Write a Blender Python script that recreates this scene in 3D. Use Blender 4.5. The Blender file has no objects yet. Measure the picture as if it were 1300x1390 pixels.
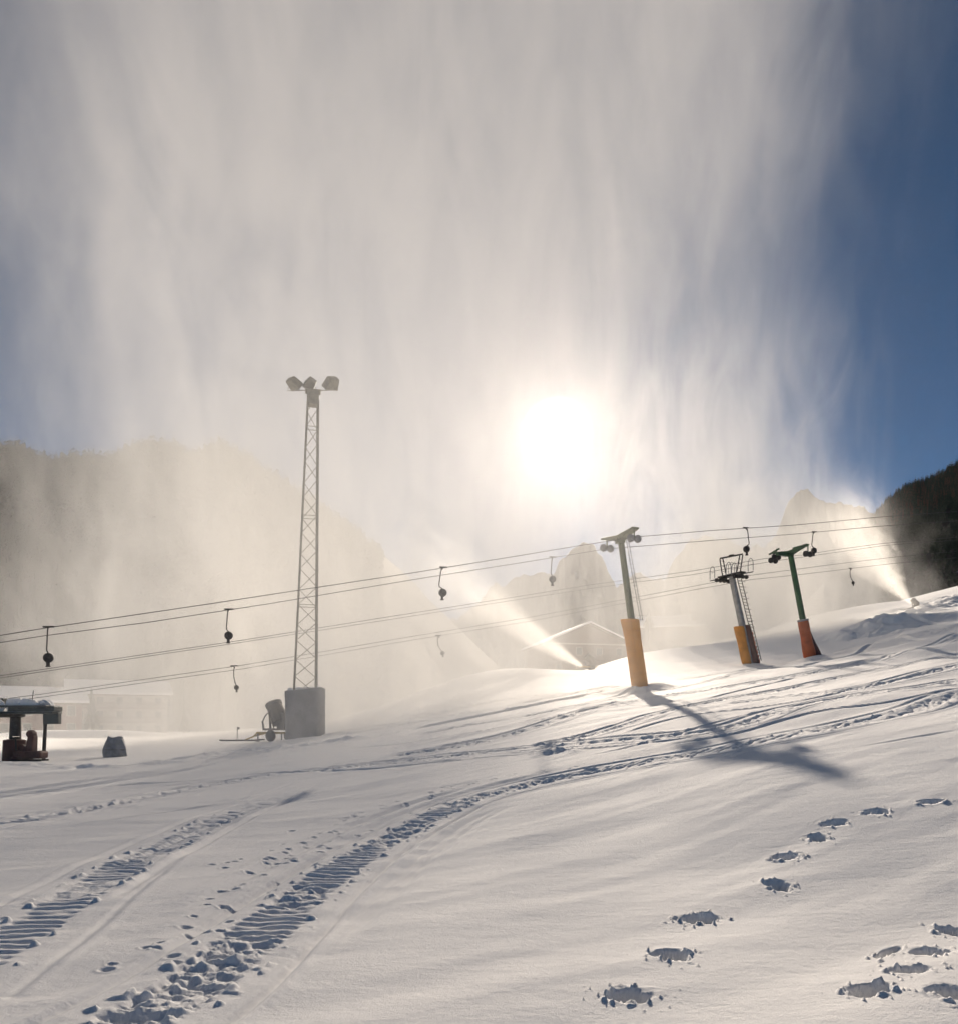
import bpy, math, random
import numpy as np
from mathutils import Vector, Matrix
R = math.radians
random.seed(7); rng = np.random.default_rng(7)
S = bpy.context.scene

# ---------------------------------------------------------------- camera, light, exposure
F = 1100.0; CX = 650.0; HY = 985.0; CZ = 1.7           # focal length in photo pixels, horizon row, eye height
def P(px, py, d): return Vector(((px-CX)/F*d, d, CZ+(HY-py)/F*d))
cd = bpy.data.cameras.new('camera'); cam = bpy.data.objects.new('camera', cd); S.collection.objects.link(cam)
cam.location = (0, 0, CZ); cam.rotation_euler = (R(90), 0, 0)
cd.sensor_fit = 'HORIZONTAL'; cd.sensor_width = 36; cd.lens = 36*F/1300
cd.shift_y = (HY-695)/1300; cd.clip_start = 0.1; cd.clip_end = 30000
S.camera = cam
SUN = P(755, 590, 1.0) - Vector((0, 0, CZ)); SUN.normalize()
EL = math.asin(SUN.z); AZ = math.atan2(SUN.x, SUN.y)
w = bpy.data.worlds.new('World'); S.world = w; w.use_nodes = True
wt = w.node_tree; wt.nodes.clear()
wo = wt.nodes.new('ShaderNodeOutputWorld'); bg = wt.nodes.new('ShaderNodeBackground'); sky = wt.nodes.new('ShaderNodeTexSky')
sky.sky_type = 'NISHITA'; sky.sun_disc = False; sky.sun_elevation = EL; sky.sun_rotation = AZ
sky.altitude = 3000; sky.air_density = 0.45; sky.dust_density = 0.0; sky.ozone_density = 1.0
bg.inputs[1].default_value = 0.05
tint = wt.nodes.new('ShaderNodeMix'); tint.data_type = 'RGBA'; tint.blend_type = 'MULTIPLY'; tint.inputs[0].default_value = 1.0
tint.inputs[7].default_value = (0.37, 0.64, 0.70, 1)          # added tint: dims the sky light and takes red out of it
wt.links.new(sky.outputs[0], tint.inputs[6]); wt.links.new(tint.outputs[2], bg.inputs[0]); wt.links.new(bg.outputs[0], wo.inputs[0])
sl = bpy.data.lights.new('sun_lamp', 'SUN'); sl.energy = 5.0; sl.angle = R(0.6); sl.color = (1.0, 0.865, 0.715)
so = bpy.data.objects.new('sun_lamp', sl); S.collection.objects.link(so)
so.rotation_euler = SUN.to_track_quat('Z', 'Y').to_euler()
S.view_settings.view_transform = 'Standard'; S.view_settings.look = 'None'
S.view_settings.exposure = 1.0; S.view_settings.gamma = 1
cy = S.cycles
cy.volume_bounces = 3; cy.max_bounces = 6; cy.diffuse_bounces = 2; cy.glossy_bounces = 2; cy.transmission_bounces = 2
cy.volume_step_rate = 1.0; cy.volume_max_steps = 128; cy.use_denoising = True
cy.sample_clamp_indirect = 6.0; cy.caustics_reflective = False; cy.caustics_refractive = False
cy.use_adaptive_sampling = True; cy.adaptive_threshold = 0.05

# ---------------------------------------------------------------- helpers
def link(o, parent=None):
    S.collection.objects.link(o)
    if parent is not None: o.parent = parent
    return o
def tag(o, label=None, cat=None, group=None, kind=None):
    if label: o['label'] = label
    if cat: o['category'] = cat
    if group: o['group'] = group
    if kind: o['kind'] = kind
    return o
def empty(name, loc=(0, 0, 0), label=None, cat=None, group=None):
    o = bpy.data.objects.new(name, None); o.empty_display_size = 0.3; link(o); o.location = loc
    return tag(o, label, cat, group)
class MB:
    """collects shapes, builds one mesh object"""
    def __init__(s): s.v = []; s.f = []
    def add(s, vs, fs):
        k = len(s.v); s.v += [tuple(v) for v in vs]; s.f += [tuple(i+k for i in f) for f in fs]; return s
    def box(s, c, size, rot=None, taper=1.0):
        c = Vector(c); h = Vector(size)/2; m = rot or Matrix.Identity(3); vs = []
        for z in (-1, 1):
            t = taper if z > 0 else 1.0
            for x, y in ((-1, -1), (1, -1), (1, 1), (-1, 1)): vs.append(c + m @ Vector((x*h.x*t, y*h.y*t, z*h.z)))
        return s.add(vs, [(3,2,1,0),(4,5,6,7),(0,1,5,4),(1,2,6,5),(2,3,7,6),(3,0,4,7)])
    def beam(s, a, b, wx, wy=None, up=(0, 0, 1)):
        a = Vector(a); b = Vector(b); wy = wy or wx; d = (b-a); L = d.length; d.normalize()
        u = Vector(up); x = d.cross(u)
        if x.length < 1e-3: x = d.cross(Vector((0, 1, 0)))
        x.normalize(); y = x.cross(d)
        m = Matrix((x, y, d)).transposed()
        return s.box((a+b)/2, (wx, wy, L), m)
    def tube(s, pts, r, n=8, caps=True):
        pts = [Vector(p) for p in pts]; rs = r if isinstance(r, (list, tuple)) else [r]*len(pts)
        base = len(s.v); ref = None
        for i, p in enumerate(pts):
            t = (pts[min(i+1, len(pts)-1)] - pts[max(i-1, 0)])
            if t.length < 1e-9: t = Vector((0, 0, 1))
            t.normalize()
            if ref is None: ref = Vector((0, 0, 1)) if abs(t.z) < 0.9 else Vector((0, 1, 0))
            x = ref.cross(t); x.normalize(); y = t.cross(x); ref = y
            for k in range(n):
                a = 2*math.pi*k/n; s.v.append(tuple(p + (x*math.cos(a) + y*math.sin(a))*rs[i]))
        for i in range(len(pts)-1):
            for k in range(n):
                a = base+i*n+k; b = base+i*n+(k+1) % n; s.f.append((a, b, b+n, a+n))
        if caps:
            s.f.append(tuple(base+k for k in reversed(range(n)))); e = base+(len(pts)-1)*n
            s.f.append(tuple(e+k for k in range(n)))
        return s
    def lathe(s, a, b, prof, n=20):
        """prof: (t, r) with t along a->b in metres"""
        a = Vector(a); b = Vector(b); d = (b-a).normalized()
        return s.tube([a + d*t for t, r in prof], [max(r, 1e-4) for t, r in prof], n)
    def build(s, name, m, parent=None, smooth=False, bevel=0, loc=None):
        me = bpy.data.meshes.new(name); me.from_pydata(s.v, [], s.f); me.validate(); me.update()
        o = bpy.data.objects.new(name, me); link(o, parent)
        if m: me.materials.append(m)
        if smooth:
            for p in me.polygons: p.use_smooth = True
            try: me.set_sharp_from_angle(angle=R(40))
            except Exception: pass
        if bevel:
            bv = o.modifiers.new('bevel', 'BEVEL'); bv.width = bevel; bv.segments = 2; bv.limit_method = 'ANGLE'
        if loc is not None: o.location = loc
        return o
def np_mesh(name, V, Fq, m, smooth=True, tri=False):
    me = bpy.data.meshes.new(name); n = 3 if tri else 4
    me.vertices.add(len(V)); me.vertices.foreach_set('co', V.astype(np.float32).ravel())
    me.loops.add(len(Fq)*n); me.loops.foreach_set('vertex_index', Fq.astype(np.int32).ravel())
    me.polygons.add(len(Fq)); me.polygons.foreach_set('loop_start', np.arange(0, len(Fq)*n, n, dtype=np.int32))
    me.polygons.foreach_set('use_smooth', np.full(len(Fq), smooth))
    me.update(calc_edges=True); me.materials.append(m)
    o = bpy.data.objects.new(name, me); return link(o)

# ---- materials
class NT:
    """tiny node-expression helper"""
    def __init__(s, t): s.t = t
    def n(s, kind, **k):
        nd = s.t.nodes.new(kind)
        for a, b in k.items(): setattr(nd, a, b)
        return nd
    def put(s, sock, v):
        if hasattr(v, 'links') or isinstance(v, bpy.types.NodeSocket): s.t.links.new(v, sock)
        else: sock.default_value = v
    def m(s, op, a, b=None, c=None, clamp=False):
        nd = s.n('ShaderNodeMath', operation=op, use_clamp=clamp); s.put(nd.inputs[0], a)
        if b is not None: s.put(nd.inputs[1], b)
        if c is not None: s.put(nd.inputs[2], c)
        return nd.outputs[0]
    def step(s, v, a, b, lo=0.0, hi=1.0):
        nd = s.n('ShaderNodeMapRange', interpolation_type='SMOOTHSTEP'); s.put(nd.inputs[0], v)
        for i, x in enumerate((a, b, lo, hi)): s.put(nd.inputs[i+1], x)
        return nd.outputs[0]
    def noise(s, vec, scale=(1, 1, 1), sc=1.0, detail=3, rough=0.5, rot=(0, 0, 0), loc=(0, 0, 0), dist=0.0):
        mp = s.n('ShaderNodeMapping'); s.t.links.new(vec, mp.inputs[0]); mp.inputs[3].default_value = scale
        mp.inputs[2].default_value = rot; mp.inputs[1].default_value = loc
        nd = s.n('ShaderNodeTexNoise'); s.t.links.new(mp.outputs[0], nd.inputs['Vector'])
        nd.inputs['Scale'].default_value = sc; nd.inputs['Detail'].default_value = detail
        nd.inputs['Roughness'].default_value = rough; nd.inputs['Distortion'].default_value = dist
        return nd.outputs[0]
def mat(name, col, rough=0.6, metal=0.0, var=0.25, scale=3.0, col2=None, bump=0.0, bscale=20.0, snow=0.0, stretch=(1, 1, 1), spec=0.4):
    m = bpy.data.materials.new(name); m.use_nodes = True; t = m.node_tree; N = NT(t)
    b = t.nodes['Principled BSDF']; tc = N.n('ShaderNodeTexCoord'); o = tc.outputs['Object']
    n1 = N.noise(o, stretch, scale, 5, 0.6)
    mx = N.n('ShaderNodeMix', data_type='RGBA'); t.links.new(N.step(n1, 0.35, 0.68), mx.inputs[0])
    c2 = col2 or tuple(c*(1-var) for c in col)
    mx.inputs[6].default_value = (*col, 1); mx.inputs[7].default_value = (*c2, 1)
    out = mx.outputs[2]
    if snow > 0:      # snow lying where the surface faces up
        g = N.n('ShaderNodeNewGeometry'); sp = N.n('ShaderNodeSeparateXYZ'); t.links.new(g.outputs['Normal'], sp.inputs[0])
        k = N.m('ADD', sp.outputs[2], N.m('MULTIPLY', N.noise(o, (1, 1, 1), scale*2.3, 3), 0.7))
        mk = N.step(k, 1.25-snow, 1.4-snow)
        m2 = N.n('ShaderNodeMix', data_type='RGBA'); t.links.new(mk, m2.inputs[0]); t.links.new(out, m2.inputs[6])
        m2.inputs[7].default_value = (0.78, 0.79, 0.82, 1); out = m2.outputs[2]
    t.links.new(out, b.inputs['Base Color'])
    b.inputs['Metallic'].default_value = metal; b.inputs['Specular IOR Level'].default_value = spec
    rr = N.m('ADD', N.m('MULTIPLY', n1, 0.3), rough-0.15); t.links.new(rr, b.inputs['Roughness'])
    if bump:
        bp = N.n('ShaderNodeBump'); bp.inputs['Strength'].default_value = bump; bp.inputs['Distance'].default_value = 0.05
        t.links.new(N.noise(o, stretch, bscale, 5, 0.6), bp.inputs['Height']); t.links.new(bp.outputs[0], b.inputs['Normal'])
    return m
M = dict(
    galv=mat('galvanised_steel', (0.30, 0.30, 0.30), 0.45, 0.6, 0.3, 4),
    mast=mat('painted_mast_steel', (0.24, 0.22, 0.17), 0.55, 0.3, 0.35, 4),
    dark=mat('dark_steel', (0.05, 0.045, 0.045), 0.5, 0.5, 0.4, 6),
    rubber=mat('black_rubber', (0.02, 0.02, 0.022), 0.7, 0, 0.3, 8),
    green=mat('green_paint', (0.035, 0.10, 0.04), 0.45, 0.1, 0.35, 2.5, col2=(0.03, 0.065, 0.035)),
    olive=mat('olive_paint', (0.11, 0.13, 0.055), 0.45, 0.1, 0.3, 2.5),
    yellow=mat('yellow_pad', (0.66, 0.29, 0.045), 0.6, 0, 0.2, 1.2, bump=0.35, bscale=6),
    amber=mat('amber_pad', (0.55, 0.23, 0.03), 0.6, 0, 0.3, 1.6, bump=0.35, bscale=6),
    red=mat('red_pad', (0.45, 0.10, 0.03), 0.6, 0, 0.35, 1.6, bump=0.35, bscale=6),
    maroon=mat('maroon_pad', (0.10, 0.035, 0.03), 0.7, 0, 0.4, 2, bump=0.3, bscale=6),
    conc=mat('concrete', (0.23, 0.23, 0.24), 0.85, 0, 0.35, 1.6, bump=0.5, bscale=9, snow=0.05),
    tarp=mat('grey_tarpaulin', (0.16, 0.19, 0.24), 0.6, 0, 0.4, 3, bump=0.9, bscale=5, snow=0.12),
    gun=mat('gun_paint', (0.16, 0.13, 0.10), 0.5, 0.2, 0.4, 4),
    gunmetal=mat('gun_metal', (0.20, 0.20, 0.20), 0.45, 0.7, 0.3, 4),
    yel2=mat('yellow_chassis', (0.50, 0.33, 0.06), 0.55, 0.1, 0.4, 4),
    glass=mat('lamp_glass', (0.35, 0.36, 0.36), 0.15, 0.0, 0.1, 3, spec=0.8),
    wood=mat('brown_timber', (0.14, 0.075, 0.045), 0.8, 0, 0.4, 1.2, stretch=(1, 1, 6), bump=0.3),
    plaster=mat('pale_plaster', (0.42, 0.38, 0.33), 0.85, 0, 0.2, 0.8),
    redwall=mat('red_brown_wall', (0.17, 0.06, 0.045), 0.8, 0, 0.35, 0.8),
    pane=mat('dark_window', (0.03, 0.035, 0.04), 0.15, 0, 0.2, 1, spec=0.7),
    shelter=mat('green_grey_metal', (0.10, 0.11, 0.105), 0.5, 0.3, 0.35, 2, snow=0.1),
    needle=mat('spruce_needles', (0.038, 0.05, 0.026), 0.85, 0, 0.5, 0.6, snow=-0.12),
    larch=mat('larch_twigs', (0.11, 0.062, 0.038), 0.85, 0, 0.4, 0.6),
    bark=mat('bark', (0.09, 0.06, 0.045), 0.9, 0, 0.4, 3),
)
def snow_mat(name, detail=True):
    m = bpy.data.materials.new(name); m.use_nodes = True; t = m.node_tree; N = NT(t); b = t.nodes['Principled BSDF']
    tc = N.n('ShaderNodeTexCoord'); o = tc.outputs['Object']
    n1 = N.noise(o, (1, 1, 1), 0.35, 6, 0.6)
    mx = N.n('ShaderNodeMix', data_type='RGBA'); t.links.new(n1, mx.inputs[0])
    mx.inputs[6].default_value = (0.87, 0.865, 0.865, 1); mx.inputs[7].default_value = (0.93, 0.92, 0.915, 1)
    t.links.new(mx.outputs[2], b.inputs['Base Color'])
    b.inputs['Roughness'].default_value = 0.85; b.inputs['Specular IOR Level'].default_value = 0.08
    if detail:
        h = N.m('ADD', N.m('MULTIPLY', N.noise(o, (1, 1, 1), 70, 4, 0.7), 0.006),
            N.m('ADD', N.m('MULTIPLY', N.noise(o, (0.6, 1.6, 1), 1.6, 5, 0.55, rot=(0, 0, R(-28))), 0.022),
                       N.m('MULTIPLY', N.noise(o, (1, 1, 1), 14, 3, 0.6), 0.008)))
        bp = N.n('ShaderNodeBump'); bp.inputs['Strength'].default_value = 0.8; bp.inputs['Distance'].default_value = 1.0
        t.links.new(h, bp.inputs['Height']); t.links.new(bp.outputs[0], b.inputs['Normal'])
    return m
M['snow'] = snow_mat('snow'); M['roofsnow'] = snow_mat('roof_snow', False)

# ---------------------------------------------------------------- value noise in numpy
def vnoise(x, y, seed=0):
    xi = np.floor(x).astype(np.int64); yi = np.floor(y).astype(np.int64); fx = x-xi; fy = y-yi
    fx = fx*fx*(3-2*fx); fy = fy*fy*(3-2*fy)
    def h(a, b):
        n = (a*374761393 + b*668265263 + seed*1442695041) & 0xffffffff
        n = ((n ^ (n >> 13))*1274126177) & 0xffffffff
        return ((n ^ (n >> 16)) & 0xffff)/65535.0
    return (h(xi, yi)*(1-fx)+h(xi+1, yi)*fx)*(1-fy) + (h(xi, yi+1)*(1-fx)+h(xi+1, yi+1)*fx)*fy
def fbm(x, y, oct=4, seed=0):
    a = 0; k = 0.5
    for i in range(oct): a = a + k*(vnoise(x, y, seed+i)-0.5); x = x*2.03; y = y*2.03; k *= 0.5
    return a
def sm(x, a, b):
    t = np.clip((x-a)/(b-a), 0, 1); return t*t*(3-2*t)

# ---------------------------------------------------------------- ground
DEP = [1, 6, 8.5, 11, 15, 24, 33, 45, 60, 80, 110, 150, 200, 260, 400, 900, 9000]
TAB = {   # photo column : height above eye level at each depth
 -900: [-1.7]*13+[-1.7, -2, -2, -2],
    0: [-1.7, -1.7, -1.7, -1.7, -1.7, -1.7, -1.7, -1.7, -1.66, -1.6, -1.6, -1.7, -2, -2, -2, -2, -2],
  200: [-1.7, -1.7, -1.7, -1.7, -1.7, -1.68, -1.62, -1.5, -1.4, -1.3, -1.4, -1.8, -2, -2, -2, -2, -2],
  300: [-1.7, -1.7, -1.7, -1.7, -1.68, -1.6, -1.45, -1.2, -0.95, -0.75, -0.9, -1.5, -2, -2, -2, -2, -2],
  415: [-1.7, -1.7, -1.69, -1.67, -1.61, -1.4, -1.12, -.74, -.35, 0.05, 0.0, -1, -2, -2, -2, -2, -2],
  500: [-1.7, -1.7, -1.68, -1.64, -1.52, -1.2, -.8, -.15, .7, 1.55, 1.5, 0, -2, -2, -2, -2, -2],
  600: [-1.7, -1.7, -1.66, -1.58, -1.38, -.88, -.3, .65, 2.0, 3.7, 3.8, 2, -1, -2, -2, -2, -2],
  700: [-1.7, -1.69, -1.64, -1.50, -1.2, -.55, .15, 1.25, 2.8, 4.5, 5.0, 4, 1, -2, -2, -2, -2],
  790: [-1.7, -1.69, -1.62, -1.42, -1.02, -.22, .6, 1.65, 3.3, 5.3, 6.0, 6, 4, 0, -2, -2, -2],
  870: [-1.7, -1.68, -1.60, -1.35, -.85, .12, 0.75, 1.7, 3.2, 6.05, 9.0, 10, 8, 4, -2, -2, -2],
  950: [-1.7, -1.67, -1.57, -1.2, -0.66, .38, 1.25, 2.45, 3.9, 6.65, 10.8, 14, 14, 8, -2, -2, -2],
 1050: [-1.7, -1.66, -1.5, -1.06, -0.46, .62, 1.6, 2.95, 4.25, 7.15, 12.0, 18.0, 22, 18, -2, -2, -2],
 1150: [-1.7, -1.65, -1.42, -0.94, -0.32, 0.95, 1.95, 3.55, 5.2, 8.45, 13.9, 20.6, 27, 30, 5, -2, -2],
 1300: [-1.7, -1.6, -1.32, -0.82, -0.1, 1.25, 2.7, 4.6, 7.0, 10.4, 15.6, 23.5, 34, 43, 30, 0, -2],
 1600: [-1.7, -1.62, -1.2, -0.7, 0.15, 1.6, 3.6, 6.0, 9.0, 13.5, 20, 29, 42, 56, 50, 10, -2],
 2600: [-1.7, -1.60, -1.30, -.90, .1, 2.2, 4.6, 7.5, 11, 17, 25, 36, 50, 66, 60, 20, -2]}
def pchip(x, y, xq):
    x = np.array(x, float); y = np.array(y, float); h = np.diff(x); dl = np.diff(y)/h; m = np.zeros(len(x))
    for i in range(1, len(x)-1):
        if dl[i-1]*dl[i] > 0: m[i] = 3*(h[i-1]+h[i])/((2*h[i]+h[i-1])/dl[i-1]+(h[i]+2*h[i-1])/dl[i])
    m[0] = dl[0]; m[-1] = dl[-1]
    i = np.clip(np.searchsorted(x, xq)-1, 0, len(x)-2); t = (xq-x[i])/h[i]
    return (y[i]*(1+2*t)*(1-t)**2 + h[i]*m[i]*t*(1-t)**2 + y[i+1]*t*t*(3-2*t) + h[i]*m[i+1]*t*t*(t-1))
LD = np.linspace(0, math.log(9000), 500); CU = np.linspace(-900, 2600, 700)
_a = np.array([pchip(np.log(DEP), TAB[c], LD) for c in sorted(TAB)])
_b = np.array([pchip(sorted(TAB), _a[:, j], CU) for j in range(len(LD))])          # [depth, col]
def _sm(a, ax, n):
    k = np.hanning(n+2)[1:-1]; k /= k.sum(); pad = n//2
    p = np.pad(a, [(pad, pad) if i == ax else (0, 0) for i in range(2)], 'edge')
    return np.apply_along_axis(lambda v: np.convolve(v, k, 'valid'), ax, p)
GRID = _sm(_sm(_b, 0, 17), 1, 31)
def base_z(x, y):
    x = np.asarray(x, float); y = np.asarray(y, float)
    r = np.hypot(x, y); th = np.clip(np.arctan2(x, y), -R(62), R(62)); yy = np.clip(r*np.cos(th), 1.0, 8999)
    c = np.clip(CX+F*np.tan(th), -899, 2599); c = np.where(np.abs(np.arctan2(x, y)) > R(90), 0*c, c)
    fi = np.log(yy)/LD[-1]*(len(LD)-1); fj = (c+900)/3500*(len(CU)-1)
    i = np.clip(fi.astype(int), 0, len(LD)-2); j = np.clip(fj.astype(int), 0, len(CU)-2); a = fi-i; b = fj-j
    return CZ + (GRID[i, j]*(1-b)+GRID[i, j+1]*b)*(1-a) + (GRID[i+1, j]*(1-b)+GRID[i+1, j+1]*b)*a
MOUNDS = [  # x, y, radius x, radius y, height : drifts, gun-made piles and the skirts round the pylons
    (2.3, 74, 5.5, 7, 1.0), (-1.5, 72, 6, 6, 0.25), (8.9, 46.4, 1.35, 1.2, 0.42), (10.3, 46.9, 0.9, 0.9, 0.30), (6.9, 45.6, 1.3, 0.9, 0.12), (22.1, 65.9, 0.9, 1.0, 0.16),
    (25.3, 61.6, 1.1, 0.9, 0.22), (-9.6, 44.6, 2.6, 1.6, 0.12), (-13.5, 43.5, 3.5, 1.5, .10), (16, 100, 10, 9, 0.7), (70, 150, 14, 12, 1.2),
    (66, 126, 6, 3, 0.5), (-40, 86, 8, 1.5, .7), (-48, 88, 7, 2, 0.9), (-57, 84, 6, 2, .8), (13, 21, 3, 1.6, .12), (24, 40, 7, 2, .35), (36, 62, 9, 2.5, .5), (30, 50, 8, 2, .35), (44, 84, 12, 3, .9)]
def ground_z(x, y):
    z = base_z(x, y); x = np.asarray(x, float); y = np.asarray(y, float)
    for mx_, my_, rx, ry, h in MOUNDS: z = z + h*np.exp(-((x-mx_)/rx)**2-((y-my_)/ry)**2)
    r = np.hypot(x, y)
    # wind-drawn drifts running with the slope
    a = x*math.cos(R(24))+y*math.sin(R(24)); c = -x*math.sin(R(24))+y*math.cos(R(24))
    z = z + 0.16*fbm(a/14, c/4.5, 3, 11)*sm(r, 9, 22) + 0.05*fbm(a/5, c/1.1, 3, 5)*sm(r, 3, 8)*(1-sm(r, 120, 300))
    a2 = x*math.cos(R(38))+y*math.sin(R(38)); c2 = -x*math.sin(R(38))+y*math.cos(R(38))
    z = z + 0.055*fbm(a2/4.5+.3*c2, c2/.75, 3, 77)*sm(r, 3, 6)*(1-sm(r, 30, 60))
    z = z + 0.65*fbm(a/60, c/16, 3, 21)*sm(r, 55, 110)*(1-sm(r, 1000, 3000))
    z = z + 3.0*fbm(x/150, y/150, 3, 31)*sm(r, 260, 500)
    return z
def gp(px, py):
    """point of the ground seen at a photo pixel"""
    u = (px-CX)/F; v = (HY-py)/F
    d = np.exp(np.linspace(math.log(3), math.log(300), 3000)); z = base_z(u*d, d)
    k = np.nonzero(z >= CZ+v*d)[0]
    k = k[0] if len(k) else len(d)-1
    return np.array([u*d[k], d[k]])
def path(pts):
    p = np.array([gp(*q) for q in pts])
    # Catmull-Rom through the points
    out = []
    q = np.vstack([2*p[0]-p[1], p, 2*p[-1]-p[-2]])
    for i in range(1, len(q)-2):
        n = max(3, int(np.linalg.norm(q[i+1]-q[i])/0.5))
        for t in np.linspace(0, 1, min(n, 24), endpoint=False):
            out.append(0.5*((2*q[i])+(q[i+1]-q[i-1])*t+(2*q[i-1]-5*q[i]+4*q[i+1]-q[i+2])*t*t+(-q[i-1]+3*q[i]-3*q[i+1]+q[i+2])*t**3))
    out.append(q[-2]); return np.array(out)
def su(poly, X, Y, wmax):
    """arc length s and signed offset u of the points near a polyline"""
    lo = poly.min(0)-wmax; hi = poly.max(0)+wmax
    idx = np.nonzero((X > lo[0]) & (X < hi[0]) & (Y > lo[1]) & (Y < hi[1]))[0]
    x = X[idx]; y = Y[idx]; best = np.full(len(idx), 1e9); s = np.zeros(len(idx)); u = np.zeros(len(idx)); acc = 0
    for a, b in zip(poly[:-1], poly[1:]):
        d = b-a; L = np.hypot(*d)
        if L < 1e-6: continue
        near = np.nonzero((x > min(a[0], b[0])-wmax) & (x < max(a[0], b[0])+wmax) & (y > min(a[1], b[1])-wmax) & (y < max(a[1], b[1])+wmax))[0]
        if len(near):
            xx = x[near]-a[0]; yy = y[near]-a[1]; t = np.clip((xx*d[0]+yy*d[1])/L/L, 0, 1)
            dist = np.hypot(xx-t*d[0], yy-t*d[1]); ok = dist < best[near]; n2 = near[ok]
            best[n2] = dist[ok]; s[n2] = acc+t[ok]*L; u[n2] = np.sign(d[0]*yy[ok]-d[1]*xx[ok])*dist[ok]
        acc += L
    k = best < wmax
    return idx[k], s[k], u[k], acc
def track_depth(X, Y):
    D = np.zeros(len(X))
    def sled(pts, half=0.25, depth=0.07, lug=0.05, rough=0.05, ski=0.5, skid=0.035, pitch=0.16, fade=(1, 1), seed=0, big=1.0):
        poly = path(pts); idx, s, u, L = su(poly, X, Y, ski+0.45)
        x = X[idx]; y = Y[idx]; rr = np.hypot(x, y)
        env = sm(s, 0, fade[0])*(1-sm(s, L-fade[1], L))
        wob = 0.05*fbm(s*0.7, s*0, 3, seed)
        uu = u+wob; w_ = half*(1+0.3*fbm(s*1.3, s*0+3, 2, seed+9)); ed = 0.25*fbm(x*6, y*6, 2, seed+12)
        inside = 1-sm(np.abs(uu)+ed*half, w_*0.72, w_*1.12)
        pt = pitch*np.maximum(1, rr/14)                       # coarse lugs far off would alias
        ph = s/pt + 0.5*fbm(s*1.5, uu*2, 2, seed+2) + 0.75*fbm(x*4.5, y*4.5, 3, seed+13)
        lg = 0.35-1.9*np.abs((ph % 1.0)*2-1)**2.4
        amp = 0.15+1.5*vnoise(x*4.2, y*4.2, seed+14)
        ch = fbm(x*8, y*8, 4, seed+4)*2; ch2 = sm(vnoise(x*10, y*10, seed+6), .62, .85)
        patch = sm(vnoise(s*0.9, s*0+seed, seed+7)+0.35*fbm(uu*4, s, 2, seed), 0.36, 0.62)
        z = inside*(-depth*(0.7+0.6*patch) + lug*0.5*lg*amp*(1-0.6*patch) + rough*(0.25+patch)*ch + rough*0.55*patch*ch2*big)
        z += 0.012*np.exp(-((np.abs(uu)-w_*1.3)/0.09)**2)*(0.5+2.5*fbm(x*2, y*2, 3, seed+5))
        cr = sm(vnoise(x*9.5, y*9.5, seed+8), .74, .9)
        z += cr*0.035*(1-sm(np.abs(uu), w_*1.1, w_+0.16))*sm(np.abs(uu), w_*0.9, w_*1.1)
        for sd in (-1, 1):
            q = u-sd*(ski+0.03*np.sin(s*0.3+seed))
            sw = 0.035+0.0007*rr; z += (-skid*np.exp(-(q/sw)**2) + 0.5*skid*np.exp(-((q-sd*2.2*sw)/(sw*1.2))**2))*(0.65+0.7*vnoise(s*.8, s*0+sd, seed+15))
        np.add.at(D, idx, z*env)
    def groove(pts, width=0.05, depth=0.03, rim=0.5, fade=(1, 1), seed=0):
        poly = path(pts); idx, s, u, L = su(poly, X, Y, width*5); env = sm(s, 0, fade[0])*(1-sm(s, L-fade[1], L))
        br = 0.7+0.6*vnoise(s*1.1, s*0+1, seed)
        np.add.at(D, idx, env*br*(-depth*np.exp(-(u/width)**2)+depth*rim*np.exp(-((u-2*width)/width)**2)))
    def berm(pts, width, h, seed=0, fq=3.0):
        poly = path(pts); idx, s, u, L = su(poly, X, Y, width*2.5); x = X[idx]; y = Y[idx]
        env = sm(s, 0, 2)*(1-sm(s, L-2, L))
        np.add.at(D, idx, env*h*np.exp(-(u/width)**2)*(0.4+2.2*fbm(x*fq, y*fq, 4, seed)+1.4*np.maximum(0, vnoise(x*fq*.6, y*fq*.6, seed+3)-.5)))
    def pit(px, py, a, b, ang, depth, seed):
        c = gp(px, py); idx = np.nonzero((np.abs(X-c[0]) < 0.7) & (np.abs(Y-c[1]) < 0.7))[0]
        x = X[idx]-c[0]; y = Y[idx]-c[1]; ca, sa = math.cos(ang), math.sin(ang); p = (x*ca+y*sa)/a; q = (-x*sa+y*ca)/b
        rr = np.sqrt((p*p+q*q)/.72)+0.75*fbm(x*8+seed, y*8, 4, seed)
        z = -depth*(1-sm(rr, 0.45, 1.05))*(0.8+0.5*sm(q, -.4, .6))
        z += (1-sm(rr, 0.5, 1.25))*0.09*fbm(x*17, y*17, 3, seed+2) + 0.004*np.exp(-((rr-1.2)/0.22)**2)*(0.3+3.5*fbm(x*9, y*9, 3, seed+1))
        z += sm(vnoise(x*17, y*17, seed+9), .45, .8)*0.055*(1-sm(rr, .8, 1.0))
        z += sm(vnoise(x*22, y*22, seed+3), .70, .88)*0.028*(1-sm(rr, 1.05, 1.55))*sm(rr, 0.8, 1.0) + sm(vnoise(x*30, y*30, seed+6), .86, .95)*0.02*(1-sm(rr, 1.5, 2.4))*sm(rr, 1.0, 1.2)
        np.add.at(D, idx, z)
    sled([(60,1480),(130,1420),(262,1335),(345,1270),(433,1200),(510,1150),(590,1108),(650,1083),(740,1060),(850,1038),(960,1020),(1060,1000),(1150,982),(1230,965),(1300,945),(1400,925)], 0.27, 0.012, 0.065, 0.05, 0.55, 0.03, seed=3, big=.8, fade=(.1, 2))
    sled([(-130,1360),(-50,1312),(33,1262),(110,1212),(193,1163),(250,1136),(305,1110),(370,1086),(430,1066),(500,1052)], 0.25, 0.006, 0.045, 0.02, 0.55, 0.015, seed=21, big=.8, fade=(.1, 8))
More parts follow.
